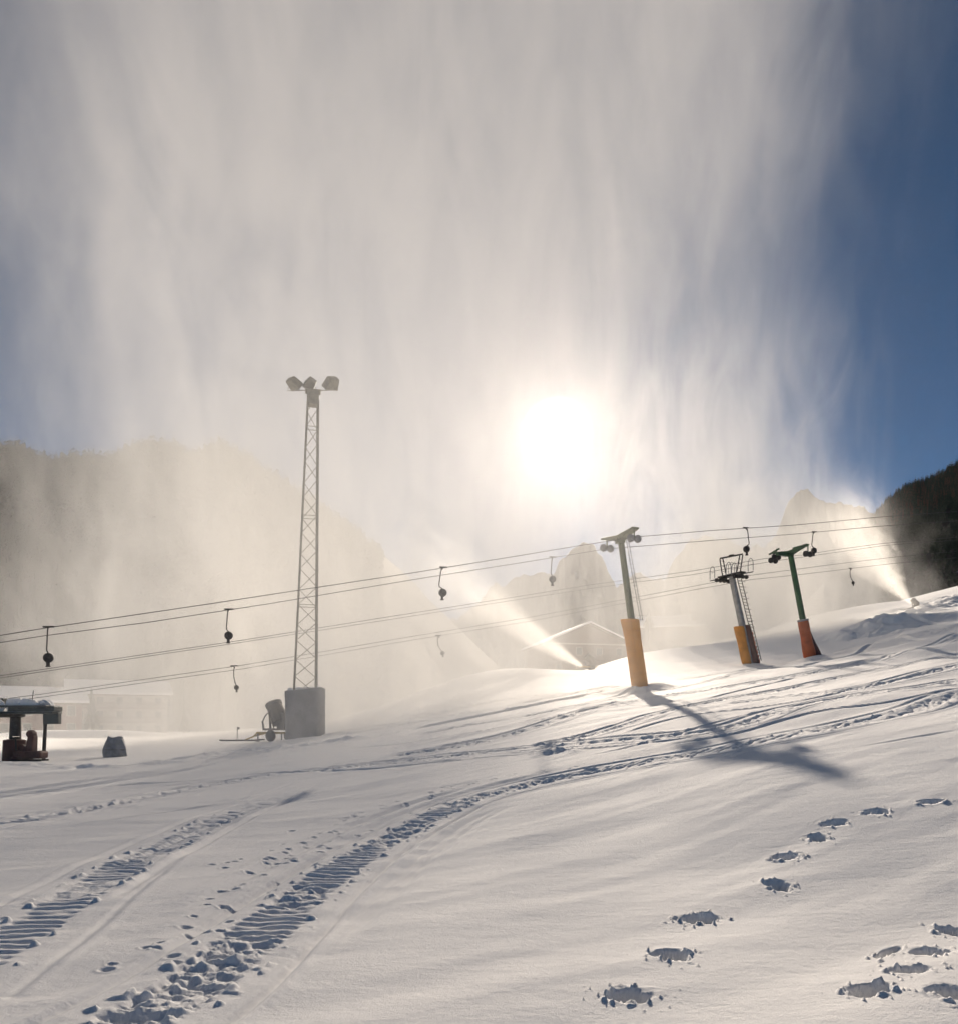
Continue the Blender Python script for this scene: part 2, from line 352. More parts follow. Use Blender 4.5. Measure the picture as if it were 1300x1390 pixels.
    sled([(-60,1128),(60,1108),(160,1090),(260,1070),(350,1055),(450,1044),(560,1032),(680,1020),(780,1012),(900,1000),(1000,985),(1060,966),(1120,952),(1240,935),(1340,920)], 0.24, 0.03, 0.05, 0.05, 0.55, 0.05, pitch=.2, seed=33)
    sled([(520,1030),(620,1014),(700,996),(760,977),(820,960),(880,950),(960,938),(1040,925),(1120,912),(1200,898),(1300,868),(1380,850)], 0.30, 0.045, 0.06, 0.08, 0.6, 0.07, pitch=.25, seed=45)
    sled([(700,1018),(790,1002),(850,985),(900,968),(985,950),(1060,938),(1150,918),(1240,900),(1340,882)], 0.24, 0.04, 0.06, 0.06, 0.55, 0.07, pitch=.3, seed=57)
    sled([(430,998),(540,982),(620,964),(700,948),(800,940),(900,927),(980,915),(1060,902),(1150,884),(1240,868),(1340,848)], 0.28, 0.05, 0.06, 0.07, 0.6, 0.08, pitch=.4, seed=61)
    sled([(560,1000),(640,985),(720,972),(800,956),(870,941),(960,925),(1050,905),(1120,888),(1200,866),(1300,838)], 0.25, 0.05, 0.04, 0.06, 0.6, 0.05, pitch=.5, seed=73)
    sled([(980,958),(1060,948),(1150,938),(1300,905),(1400,890)], 0.3, 0.05, 0.04, 0.07, 0.65, 0.05, pitch=.4, seed=79)
    sled([(400,1004),(520,990),(640,968),(760,945),(850,930)], 0.28, 0.05, 0.05, 0.06, 0.6, 0.07, pitch=.4, seed=83)
    for k, (g, wd, dp) in enumerate([
        ([(40,1082),(160,1066),(260,1060),(360,1050),(470,1046),(640,1030)], .07, .05), ([(0,1095),(120,1080),(240,1064),(400,1050)], .05, .03),
        ([(60,1130),(200,1105),(330,1085),(400,1062)], .05, .02), ([(150,1225),(250,1160),(350,1107),(410,1078)], .05, .025), ([(130,1190),(220,1150),(300,1118),(345,1106)], .04, .02),
        ([(700,1062),(780,1052),(870,1036)], .06, .06), ([(780,1030),(880,1008),(1000,975),(1100,955),(1200,940)], .05, .04),
        ([(1090,905),(1150,892),(1200,874),(1300,866)], .16, .14), ([(1170,862),(1240,850),(1320,846)], .25, .2), ([(820,955),(900,958),(980,962)], .05, .03),
        ([(560,990),(660,970),(760,950),(840,938)], .18, .12), ([(900,935),(1000,925),(1090,912),(1180,905)], .06, .05), ([(1150,1018),(1240,1003),(1320,990)], .05, .015),
        ([(560,1040),(680,1028),(800,1018),(920,1004),(1020,984)], .04, .04), ([(840,1000),(930,975),(1030,962),(1130,944),(1240,918),(1340,900)], .05, .06), ([(900,1012),(1000,995),(1100,968),(1200,955),(1320,936)], .05, .05),
        ([(700,985),(780,968),(860,951),(930,944)], .05, .06), ([(960,950),(1060,925),(1160,905),(1260,880),(1340,866)], .06, .07), ([(620,975),(720,958),(820,945)], .07, .07), ([(930,900),(1020,893),(1110,880),(1200,858),(1300,828)], .08, .08), ([(460,1018),(560,1008),(660,993),(760,968)], .05, .05)]):
        groove(g, wd, dp, seed=90+k)
    berm([(-60,1036),(0,1037),(60,1040),(150,1042),(250,1031),(330,1020),(420,1012),(520,997)], 0.9, 0.16, 101, 1.6)
    berm([(1170,868),(1230,838),(1300,815),(1380,800)], 3.5, 0.8, 107, 0.5)
    berm([(700,1024),(760,1022),(800,1021)], .4, .2, 109)
    # old melt ridges beside the near sled track
    groove([(250,1240),(330,1195),(420,1150),(500,1115),(560,1092),(640,1068)], .12, .03, seed=120)
    groove([(450,1290),(520,1225),(590,1160),(650,1115),(700,1092)], .08, .035, -0.9, seed=121)
    for k, q in enumerate([(1265,1089,.22,.10,.1),(1192,1102,.20,.14,.1),(1133,1117,.19,.15,.2),(1110,1138,.13,.20,0),(1067,1163,.19,.16,.3),(1055,1203,.15,.24,.1),(948,1246,.21,.17,.5),(910,1298,.16,.18,.2),(855,1352,.2,.16,.3),
                           (1292,1262,.14,.16,.3),(1262,1292,.15,.14,.2),(1205,1290,.22,.06,.7),(1238,1318,.16,.12,0),(1180,1345,.19,.14,.4),(1290,1350,.15,.15,.1)]):
        pit(q[0], q[1], q[2], q[3], q[4], 0.17, 200+k)
    groove([(215,1290),(300,1238),(400,1180),(480,1138),(560,1102),(650,1072),(740,1050)], .13, .035, seed=131)
    # small animal prints
    q = random.Random(5)
    line = path([(200,1300),(250,1262),(300,1215),(370,1175),(440,1130),(520,1100),(600,1075),(680,1056)])
    pp = [(line[int(i)], 0.22) for i in np.linspace(0, len(line)-1, 70)]
    line = path([(300,1180),(360,1165),(430,1160),(480,1128),(560,1100)]); pp += [(line[int(i)], 0.3) for i in np.linspace(0, len(line)-1, 30)]
    line = path([(600,1072),(700,1052),(800,1040),(880,1033)]); pp += [(line[int(i)], 0.2) for i in np.linspace(0, len(line)-1, 26)]
    for c, sp in pp:
        cx_ = c[0]+q.gauss(0, sp*.7); cy_ = c[1]+q.gauss(0, sp); rad = q.uniform(.020, .034)*(1+.02*cy_)
        idx = np.nonzero((np.abs(X-cx_) < .25) & (np.abs(Y-cy_) < .25))[0]; rr = np.hypot((X[idx]-cx_)/1.2, Y[idx]-cy_)/rad
        np.add.at(D, idx, -0.028*np.exp(-rr**2)+0.006*np.exp(-((rr-1.7)/.5)**2))
    return D
def build_ground():
    th = np.concatenate([np.radians(np.arange(-180, -40, 2.5)), np.radians(np.arange(-40, -33, 0.25)), np.radians(np.arange(-33, 33, 0.062)),
                         np.radians(np.arange(33, 40, 0.25)), np.radians(np.arange(40, 180, 2.5))])
    r = [0.4]
    while r[-1] < 9000:
        k = r[-1]; f = 0.08 if k < 3.6 else 0.0031 if k < 18 else 0.0045 if k < 300 else 0.05
        r.append(k*(1+f))
    r = np.array(r); T, RR = np.meshgrid(th, r); X = (RR*np.sin(T)).ravel(); Y = (RR*np.cos(T)).ravel()
    Z = ground_z(X, Y) + track_depth(X, Y)
    V = np.stack([X, Y, Z], 1); V = np.vstack([V, [0, 0, 0]]); nr, nt = len(r), len(th)
    i, j = np.meshgrid(np.arange(nr-1), np.arange(nt), indexing='ij'); jn = (j+1) % nt
    Q = np.stack([i*nt+j, (i+1)*nt+j, (i+1)*nt+jn, i*nt+jn], -1).reshape(-1, 4)[:, ::-1]
    c = len(V)-1; V[c, 2] = Z[:nt].mean()
    j = np.arange(0, nt-1, 2); hub = np.stack([np.full(len(j), c), j+2 if False else np.minimum(j+2, nt-1), np.minimum(j+1, nt-1), j], -1)
    Q = np.vstack([Q, hub])
    o = np_mesh('snow_ground', V, Q, M['snow']); tag(o, 'tracked white ski slope and valley floor', None, None, 'structure'); return o
build_ground()
def gz(x, y): return float(ground_z(np.array([x]), np.array([y]))[0])
def on(px, d):
    x = (px-CX)/F*d; return Vector((x, d, gz(x, d)))

# ---------------------------------------------------------------- mountains
def mountain(name, label, sky_px, D0, D1, m, rough=25, rug=0.0, seed=0, nx=260, ny=70, back=1.25, z0=None):
    px = np.linspace(sky_px[0][0], sky_px[-1][0], nx); pys = np.interp(px, [a for a, b in sky_px], [b for a, b in sky_px])
    if rug: pys = pys - rug*(1.6-4*np.abs(fbm(px/46, px*0+seed, 5, seed+40))) - rug*.8*fbm(px/9, px*0+3, 3, seed+41)*2
    t = np.linspace(0, 1, ny); PX, T = np.meshgrid(px, t); SK = np.meshgrid(pys, t)[0]
    d = D0+(D1-D0)*T; zt = (HY-SK)/F*D1; zb = -6.0
    z = zb+(zt-zb)*T**0.9
    x = (PX-CX)/F*d
    if rug: z = zb+(zt-zb)*T**1.35 - (zt-zb)*.55*np.abs(fbm(x/(D1*.035), d/(D1*.09), 5, seed))*2*(1-T)*T*3
    else: z = z + rough*fbm(x/(D1*.12)+seed, d/(D1*.12), 5, seed)*4*np.sin(np.pi*np.clip(T, 0, 1))*0.6 + rough*0.12*fbm(x/(D1*.02), d/(D1*.02), 4, seed+5)*4*T
    rows = [np.stack([x, d, z+CZ], -1)]
    xb = (px-CX)/F*D1*back; rows.append(np.stack([xb, np.full(nx, D1*back), np.full(nx, -6.0)], -1)[None])
    V = np.concatenate(rows, 0); n = V.shape[0]; V = V.reshape(-1, 3)
    i, j = np.meshgrid(np.arange(n-1), np.arange(nx-1), indexing='ij')
    Q = np.stack([i*nx+j, i*nx+j+1, (i+1)*nx+j+1, (i+1)*nx+j], -1).reshape(-1, 4)
    o = np_mesh(name, V, Q, m); tag(o, label, None, None, 'structure'); return o, x, d, z+CZ
def hill_mat(name, c1, c2, snowamt, sc):
    m = bpy.data.materials.new(name); m.use_nodes = True; t = m.node_tree; N = NT(t); b = t.nodes['Principled BSDF']
    o = N.n('ShaderNodeTexCoord').outputs['Object']
    mx = N.n('ShaderNodeMix', data_type='RGBA'); t.links.new(N.noise(o, (1, 1, 1), sc, 6, 0.65), mx.inputs[0]); mx.inputs[6].default_value = (*c1, 1); mx.inputs[7].default_value = (*c2, 1)
    m2 = N.n('ShaderNodeMix', data_type='RGBA'); t.links.new(N.step(N.noise(o, (1, 1, .5), sc*2.2, 7, 0.7, loc=(9, 3, 1)), 0.66-snowamt, 0.74-snowamt), m2.inputs[0])
    t.links.new(mx.outputs[2], m2.inputs[6]); m2.inputs[7].default_value = (0.6, 0.62, 0.66, 1); t.links.new(m2.outputs[2], b.inputs['Base Color'])
    b.inputs['Roughness'].default_value = 0.95; b.inputs['Specular IOR Level'].default_value = 0.1; return m
HM = hill_mat('forest_floor', (0.04, 0.035, 0.03), (0.075, 0.06, 0.05), 0.03, 0.012)
RM = hill_mat('rock', (0.20, 0.18, 0.165), (0.26, 0.24, 0.22), 0.02, 0.004)
mountain('centre_peaks', 'pale rocky peaks standing behind the pylons', [(480,960),(560,880),(640,830),(685,800),(700,784),(735,782),(752,786),(768,762),(788,746),(806,752),(822,778),(836,800),(858,786),(880,792),(903,796),(912,772),(930,748),(958,730),(975,736),(1000,752),(1030,756),(1052,738),(1066,700),(1080,682),(1096,676),(1112,690),(1150,696),(1200,705),(1290,760),(1400,820)], 2300, 3600, RM, 60, 9, seed=3, nx=700, ny=160)
_, rx, rd, rz = mountain('right_hill', 'dark forested hillside rising beyond the right snow crest', [(1060,850),(1120,790),(1160,735),(1185,706),(1200,688),(1215,675),(1240,660),(1262,655),(1280,645),(1300,634),(1340,610),(1500,560),(1900,500)], 430, 1450, HM, 12, seed=8)
_, lx, ld, lz = mountain('left_hill', 'dark forested mountain on the left behind the snow mist', [(-700,640),(-300,590),(-60,600),(0,603),(28,604),(45,615),(62,622),(100,619),(150,619),(180,606),(215,600),(240,606),(258,618),(268,616),(282,603),(300,602),(325,614),(350,630),(400,662),(440,690),(500,735),(560,790),(620,850),(700,930)], 520, 1300, HM, 22, seed=15)
_, fx_, fd_, fz_ = mountain('left_foothill', 'lower snow dusted wooded slope at the far left', [(-500,690),(-200,690),(-40,715),(0,722),(40,730),(80,745),(120,770),(170,815),(230,880),(320,960)], 260, 560, hill_mat('foothill_floor', (0.035, 0.033, 0.03), (0.06, 0.05, 0.045), 0.03, 0.03), 8, seed=25)

# ---- trees
def conifer_arrays(levels=7, n=9, seed=0, droop=0.35):
    q = np.random.default_rng(seed); V = []; Fc = []
    for L in range(levels):
        t = L/(levels-1); z1 = 0.10+0.74*t; rad = (0.19*(1-t)+0.03)*q.uniform(.85, 1.15); top = min(1.0, z1+0.24-0.06*t)
        k = len(V); V.append((0, 0, top if L < levels-1 else 1.0))
        off = q.uniform(0, 6.28)
        for a in range(n*2):
            rr = rad*(q.uniform(.8, 1.25) if a % 2 == 0 else q.uniform(.3, .5)); an = off+a*math.pi/n
            V.append((rr*math.cos(an), rr*math.sin(an), z1-(droop*rad*q.uniform(.3, 1) if a % 2 == 0 else -.02)))
        for a in range(n*2): Fc.append((k, k+1+a, k+1+(a+1) % (n*2)))
    return np.array(V, float), np.array(Fc)
def forest(name, label, X, D, Z, n, m, hmin, hmax, pxr, levels=4, ns=5, seed=0, tmin=0.0, slim=1.0):
    q = np.random.default_rng(seed); ny, nx = X.shape; Vs = []; Fs = []; base = 0
    protos = [conifer_arrays(levels, ns, seed+i) for i in range(5)]; cnt = 0; pos = []
    while cnt < n:
        i = q.uniform(tmin, 1)**0.75*(ny-1.01); j = q.uniform(0, nx-1.01); a, b = int(i), int(j); f, g = i-a, j-b
        mixv = lambda A: (A[a, b]*(1-g)+A[a, b+1]*g)*(1-f)+(A[a+1, b]*(1-g)+A[a+1, b+1]*g)*f
        x, d, z = mixv(X), mixv(D), mixv(Z)
        if not (pxr[0] < CX+F*x/d < pxr[1]): continue
        h = q.uniform(hmin, hmax); v, fc = protos[cnt % 5]; an = q.uniform(0, 6.28); c, s = math.cos(an)*h*slim, math.sin(an)*h*slim
        vv = np.stack([x+v[:, 0]*c-v[:, 1]*s, d+v[:, 0]*s+v[:, 1]*c, z-0.5+v[:, 2]*h], 1); Vs.append(vv); Fs.append(fc+base); base += len(v); cnt += 1
    o = np_mesh(name, np.vstack(Vs), np.vstack(Fs), m, smooth=False, tri=True); tag(o, label, None, None, 'stuff'); return o
forest('spruce_forest', 'dense dark spruce forest covering the right hillside', rx, rd, rz, 5200, M['needle'], 10, 19, (1120, 1420), seed=1)
forest('larch_forest', 'brownish bare larches mixed through the right hillside', rx, rd, rz, 2600, M['larch'], 10, 18, (1120, 1420), seed=2, tmin=0.45, slim=0.8)
forest('mountain_forest', 'dark conifers covering the left mountain', lx, ld, lz, 6500, M['needle'], 12, 22, (-150, 520), levels=3, ns=4, seed=3)
forest('foothill_forest', 'dark wooded slope rising behind the huts at the far left', fx_, fd_, fz_, 1500, M['needle'], 7, 13, (-140, 330), levels=6, ns=6, seed=5)
def tree_proto(name, seed, h):
    root = empty(name)
    v, f = conifer_arrays(11, 10, seed); v = v*h
    mb = MB(); mb.v = [tuple(a) for a in v]; mb.f = [tuple(a) for a in f]; mb.build('crown', M['needle'], root)
    MB().tube([(0, 0, -.6), (0, 0, h*.5), (0, 0, h*.95)], [h*.016, h*.010, .03], 6).build('trunk', M['bark'], root)
    return root
def copy_tree(o):
    c = o.copy(); S.collection.objects.link(c)
    for ch in list(o.children):
        d = ch.copy(); S.collection.objects.link(d); d.parent = c
    return c
protos = [tree_proto('spruce_tree', 40+i, (13, 16, 11)[i]) for i in range(3)]
q = random.Random(11); used = set(); spots = []
for i in range(96):
    px = q.uniform(1196, 1330); d = q.uniform(432, 560)
    k = min(len(rd[:, 0])-2, int((d-430)/(1450-430)*69)); row = CX+F*rx[k]/rd[k]; zz = float(np.interp(px, row, rz[k]))
    spots.append(((px-CX)/F*d, d, zz-0.8))
for i, (x, y, z) in enumerate(spots):
    o = protos[i] if i < 3 else copy_tree(protos[i % 3])
    o.location = (x, y, z); o.rotation_euler.z = q.uniform(0, 6.28); s = q.uniform(.75, 1.2); o.scale = (s, s, s)
    tag(o, 'dark snow dusted spruce standing at the foot of the right hillside beyond the crest', 'spruce tree', 'spruces along the foot of the right hillside')

# ---------------------------------------------------------------- lattice floodlight mast
def lattice_mast():
    b = P(414, 1003, 45); b.z = gz(b.x, b.y)-0.05
    root = empty('floodlight_mast', b, 'tall lattice steel mast with three floodlights on a grey block', 'light mast')
    px = 45/F; H0 = (1003-941)*px; H1 = (1003-534)*px; top = Vector(((425-414)*px, 0, H1)); bot = Vector((0, 0, H0-.15))
    def corner(k, t):
        a = 0.60*(1-t)+0.26*t; an = R(12.8)+math.pi/2*k+math.pi/4; c = bot.lerp(top, t)
        return c+Vector((math.cos(an), math.sin(an), 0))*a*1.414
    for k in range(4):
        MB().beam(corner(k, 0), corner(k, 1), .085, .085, up=(1, 1, 0)).build('leg', M['mast'], root)
    z = MB(); n = 17
    for f in range(4):
        g = (f+1) % 4
        for i in range(n):
            a, c = (i/n, (i+1)/n); e = (i+f) % 2
            z.tube([corner(f if e else g, a), corner(g if e else f, c)], .021, 5)
        for i in (5, 10, 15): z.tube([corner(f, i/n), corner(g, i/n)], .021, 5)
    z.build('lattice_bracing', M['mast'], root)
    MB().box(top+Vector((0, 0, -.35)), (.62, .62, .75), Matrix.Rotation(R(12.8), 3, 'Z')).box(top+Vector((0, 0, .05)), (.85, .7, .05), Matrix.Rotation(R(12.8), 3, 'Z')).build('head_plate', M['mast'], root, bevel=.01)
    br = MB().tube([top+Vector((-.95, -.1, .2)), top+Vector((-.85, -.1, .08)), top+Vector((.9, -.1, .08)), top+Vector((1.02, -.1, .2))], .028, 6)
    br.build('lamp_bracket', M['mast'], root)
    for k, (dx, dz, yaw, tilt, roll) in enumerate([(-1.05, .48, -50, 22, 16), (-.12, .45, 25, 40, 30), (1.05, .50, 50, 22, -28)]):
        rot = Matrix.Rotation(R(roll), 3, 'Y') @ Matrix.Rotation(R(yaw), 3, 'Z') @ Matrix.Rotation(R(-tilt+90), 3, 'X')
        c = top+Vector((dx, -.1, dz)); w_ = .62 if k == 1 else .95
        L = MB().box(c, (w_, .46, .62), rot, taper=.72).build('floodlight', M['mast'], root, bevel=.05)
        MB().box(c-rot @ Vector((0, 0, .325)), (w_*.9, .40, .03), rot).build('lens', M['glass'], L)
        MB().tube([c+rot @ Vector((-w_*.53, 0, 0)), c+Vector((-w_*.35, 0, -.42)), c+Vector((w_*.35, 0, -.42)), c+rot @ Vector((w_*.53, 0, 0))], .02, 5).build('yoke', M['mast'], L)
    MB().tube([(corner(0, 0)+Vector((.12, -.1, 0))), (corner(0, .98)+Vector((.10, -.1, 0)))], .014, 5).build('cable_conduit', M['dark'], root)
    # block
    m = MB(); n = 12; h = 65*px; base = len(m.v)
    q = random.Random(2)
    for iz in range(9):
        t = iz/8
        for k in range(32):
            an = 2*math.pi*k/32; c, s = math.cos(an), math.sin(an)
            ex = 2/7.0; x = math.copysign(abs(c)**ex, c); y = math.copysign(abs(s)**ex, s)
            wx = .97*(1.0+.035*t)+q.uniform(-.012, .012)
            zz = t*h + (0.10*x if iz == 8 else 0) + (q.uniform(-.03, .03) if iz == 8 else 0)
            m.v.append((x*wx+.04-0.02*t, y*.9, zz-.15*(1-t)))
    for iz in range(8):
        for k in range(32):
            a = iz*32+k; b2 = iz*32+(k+1) % 32; m.f.append((a, b2, b2+32, a+32))
    m.f.append(tuple(8*32+k for k in range(32)))
    m.build('base_block', M['conc'], root, smooth=True)
    s = MB(); 
    for k in range(26): s.tube([(-.85+1.7*k/25, q.uniform(-.5, .5), h-.03+.05*(k/25)), (-.85+1.7*k/25+.05, q.uniform(-.5, .5), h+q.uniform(.03, .12)+.08*k/25)], [q.uniform(.1, .2), .03], 7)
    s.build('snow_cap', M['roofsnow'], root, smooth=True)
lattice_mast()

# ---------------------------------------------------------------- fan snow guns
def snow_gun(px, py, d, yaw, label, scale=1.0, tilt=50, chassis='yel2', detailed=True):
    b = P(px, py, d); b.z = gz(b.x, b.y)-.03
    root = empty('snow_gun', b, label, 'snow gun', 'fan snow guns along the piste')
    root.rotation_euler.z = yaw; root.scale = (scale,)*3
    # gun blows towards -X, tilted up
    dr = Vector((-math.cos(R(tilt)), 0, math.sin(R(tilt)))); c = Vector((0, 0, 1.45)); a = c-dr*.62; e = c+dr*.55
    bar = MB().lathe(a, e, [(0, .30), (.06, .44), (.3, .46), (.75, .42), (1.05, .37), (1.17, .37), (1.17, .31), (.95, .30), (.9, .05)], 24).build('barrel', M['gun'], root, smooth=True)
    rg = MB()
    for tt, rr in ((1.02, .40), (1.13, .40)):
        ctr = a+dr*tt; x = Vector((0, 1, 0)); y = dr.cross(x)
        rg.tube([ctr+(x*math.cos(k*.2618)+y*math.sin(k*.2618))*rr for k in range(25)], .03, 6, caps=False)
    for k in range(20):
        ctr = a+dr*1.16; an = k*.314; rg.tube([ctr+(x*math.cos(an)+y*math.sin(an))*.37, ctr+dr*.05+(x*math.cos(an)+y*math.sin(an))*.36], .018, 5)
    rg.build('nozzle_ring', M['gunmetal'], bar)
    gr = MB()
    for k in range(6):
        an = k*math.pi/6; gr.tube([a+(x*math.cos(an)+y*math.sin(an))*.42, a-dr*.08, a-(x*math.cos(an)+y*math.sin(an))*.42], .012, 5)
    gr.build('intake_grille', M['dark'], bar)
    for s in (-1, 1): MB().beam((0.05, s*.5, .62), (0, s*.5, 1.5), .12, .05).beam((.30, s*.5, .62), (0.02, s*.5, 1.3), .06, .04).build('yoke_arm', M['gun'], root)
    MB().box((.05, 0, .60), (.95, 1.05, .10)).build('turntable', M['gun'], root, bevel=.02)
    MB().box((.48, .05, .98), (.50, .62, .85)).box((.48, .05, 1.43), (.56, .68, .05)).build('control_cabinet', M['gun'], root, bevel=.03)
    MB().tube([(-.55, -.38, .55), (-.62, -.38, .95), (-.45, -.38, 1.25), (-.25, -.4, 1.4)], .035, 6).tube([(-.6, -.3, .62), (-.7, -.3, 1.0)], .05, 6).build('hydraulic_jack', M['gunmetal'], root)
    ch = MB()
    for s in (-1, 1): ch.beam((-.95, s*.45, .42), (.85, s*.45, .42), .09, .1)
    for xx in (-.9, 0, .8): ch.beam((xx, -.45, .42), (xx, .45, .42), .08, .08)
    ch.beam((-.95, 0, .42), (-2.2, 0, .05), .06, .06).beam((-.95, .4, .42), (-1.6, .03, .24), .05, .05).beam((-.95, -.4, .42), (-1.6, -.03, .24), .05, .05)
    ch.build('chassis', M[chassis], root, bevel=.01)
    for sx in (-.85, .75):
        for s in (-1, 1): MB().tube([(sx, s*.45, .45), (sx, s*.45, -.02)], .032, 7).lathe((sx, s*.45, -.03), (sx, s*.45, .1), [(0, .10), (.03, .10), (.04, .03)], 10).build('stabiliser_leg', M['gunmetal'], root)
    for s in (-1, 1):
        wh = MB().lathe((.2, s*.55, .28), (.2, s*.8, .28), [(0, .1), (0.001, .26), (.05, .29), (.13, .29), (.18, .26), (.181, .1)], 18).build('wheel', M['rubber'], root, smooth=True)
    MB().tube([(-.3, -.55, .1), (-.8, -.75, .05), (-1.6, -.5, .04), (-2.6, -.9, .03), (-3.4, -.6, .03)], .04, 7).build('water_hose', M['rubber'], root)
    return root, root.matrix_world.copy(), e, dr
snow_gun(376, 1000, 46.5, R(-30), 'fan snow gun on yellow cart beside the lattice mast block', 1.14, 62)
snow_gun(800, 918, 84, R(8), 'small faded snow gun blowing beside the yellow padded pylon', 0.85, 38)
snow_gun(1241, 828, 122, R(15), 'dark snow gun standing on the crest before the right forest', .95, 45, 'dark')

# ---------------------------------------------------------------- pylons
DIR = Vector((1, .45, 0)).normalized(); PERP = Vector((-.45, 1, 0)).normalized()   # rope heading, cross-arm heading (away from viewer)
def frame(px0, py0, d0, px1, py1):
    b = P(px0, py0, d0); dx = (px1-px0)/F*d0; top = Vector((dx, dx*.45, (py0-py1)/F*d0)); return b, top
def sheaves(root, c, n, m, r=.22, gap=.5):
    """train of rope wheels on a rocker under the arm"""
    k = MB().beam(c-DIR*(gap*(n-1)/2+.1)+Vector((0, 0, .06)), c+DIR*(gap*(n-1)/2+.1)+Vector((0, 0, .06)), .05, .12).beam(c+Vector((0, 0, .05)), c+Vector((0, 0, .62)), .07, .07)
    rk = k.build('rocker_beam', m, root, bevel=.01)
    for i in range(n):
        p = c+DIR*gap*(i-(n-1)/2)
        MB().lathe(p-PERP*.09, p+PERP*.09, [(0, .05), (0, r*.5), (.02, r*.92), (.04, r), (.07, r*.86), (.11, r*.86), (.14, r), (.16, r*.92), (.18, r*.5), (.181, .05)], 20).build('sheave', M['dark'] if m is not M['olive'] else M['galv'], root, smooth=True)
def pad(root, top, t0, t1, r0, r1, m, flare=0, name='pad', seg=14, ell=1.0):
    mb = MB(); nn = 28
    for i in range(seg+1):
        t = i/seg; c = top*(t0+(t1-t0)*t); rr = r0+(r1-r0)*t + flare*sm(np.array(t), .55, 1.0) + 0.02*math.sin(9*t)
        for k in range(nn):
            an = 2*math.pi*k/nn; mb.v.append(tuple(c+(DIR*math.cos(an)*ell+PERP*math.sin(an))*float(rr)*(1+.015*math.sin(5*an+4*t))))
    for i in range(seg):
        for k in range(nn): a = i*nn+k; b = i*nn+(k+1) % nn; mb.f.append((a, b, b+nn, a+nn))
    base = len(mb.v)
    for k in range(nn): mb.v.append(tuple(top*t1+(Vector(mb.v[seg*nn+k])-top*t1)*.55))
    for k in range(nn): a = seg*nn+k; b = seg*nn+(k+1) % nn; mb.f.append((a, b, base+(k+1) % nn, base+k))
    return mb.build(name, m, root, smooth=True)
def arm_mesh(c, L0, L1, depth, rise=0.0):
    """tapered cross arm along PERP from -L0 to L1"""
    mb = MB(); up = Vector((0, 0, 1)); prof = [(-L0, .10), (-L0*.5, .22), (-.3, .32), (0, .38), (.3, .32), (L1*.5, .22), (L1, .10)]
    for t, h in prof:
        o = c+PERP*t+up*(rise*abs(t))
        for s in (-1, 1):
            mb.v.append(tuple(o+DIR*s*depth)); mb.v.append(tuple(o+DIR*s*depth-up*h))
    for i in range(len(prof)-1):
        a = i*4; b = a+4; mb.f += [(a, b, b+2, a+2), (a+1, a+3, b+3, b+1), (a, a+1, b+1, b), (a+2, b+2, b+3, a+3)]
    e = (len(prof)-1)*4; mb.f += [(0, 2, 3, 1), (e, e+1, e+3, e+2)]
    return mb
def pylon_a():
    b, top = frame(869, 932, 46.4, 839, 731); z0 = b.z; b.z = gz(b.x, b.y)-.25; top.z += z0-b.z
    root = empty('lift_pylon', b, 'nearest drag lift pylon with a tall bent yellow pad and two pairs of rope wheels', 'lift pylon', 'drag lift pylons')
    MB().tube([top*0, top*.5, top*.985], [.22, .20, .17], 20).build('column', M['olive'], root, smooth=True)
    # pad bulges: wide top leaning left, straight foot
    mb = MB(); nn = 30; seg = 18; H = top.length
    for i in range(seg+1):
        t = i/seg; c = top*(.455*t)+DIR*(-.10*t*t-.02); rr = .46+.02*t+.07*max(0, t-.72)/.28+.03*(1-t)
        for k in range(nn):
            an = 2*math.pi*k/nn; mb.v.append(tuple(c+(DIR*math.cos(an)+PERP*math.sin(an)*.9)*rr*(1+.02*math.sin(3*an+3*t))))
    for i in range(seg):
        for k in range(nn): a = i*nn+k; e = i*nn+(k+1) % nn; mb.f.append((a, e, e+nn, a+nn))
    q0 = len(mb.v)
    for k in range(nn): mb.v.append(tuple(Vector(mb.v[seg*nn+k])*.55+(top*.455)*.45))
    for k in range(nn): a = seg*nn+k; e = seg*nn+(k+1) % nn; mb.f.append((a, e, q0+(k+1) % nn, q0+k))
    pd = mb.build('pad', M['yellow'], root, smooth=True)
    MB().tube([Vector(mb.v[(i)*nn+20])-PERP*.01 for i in range(seg+1)], .012, 4).build('pad_seam', M['amber'], pd)
    for tt in (.25, .6, .88):
        i = int(tt*seg); pts = [Vector(mb.v[i*nn+k % nn]) for k in range(nn+1)]; MB().tube(pts, .016, 4, caps=False).build('strap', M['amber'], pd)
    arm_mesh(top+Vector((0, 0, .05)), 1.5, 1.7, .22, .10).build('cross_arm', M['olive'], root, bevel=.02)
    MB().box(top-Vector((0, 0, .25)), (.5, .5, .3)).build('arm_bracket', M['olive'], root, bevel=.02)
    for s in (-1, 1): sheaves(root, top+PERP*s*1.35+Vector((0, 0, -.42)), 2, M['olive'], .22, .47)
    ld = MB(); off = DIR*.55-PERP*.1
    for s in (-.0, .32): ld.tube([top*.45+off+DIR*s*.5, top*.98+off*.6+DIR*s*.5], .018, 5)
    for i in range(19):
        t = .46+.5*i/18; o = off*(1-.4*(t-.45)/.53); ld.tube([top*t+o-DIR*.06, top*t+o+DIR*.24], .012, 4)
    ld.build('ladder', M['galv'], root)
    return root, b, top
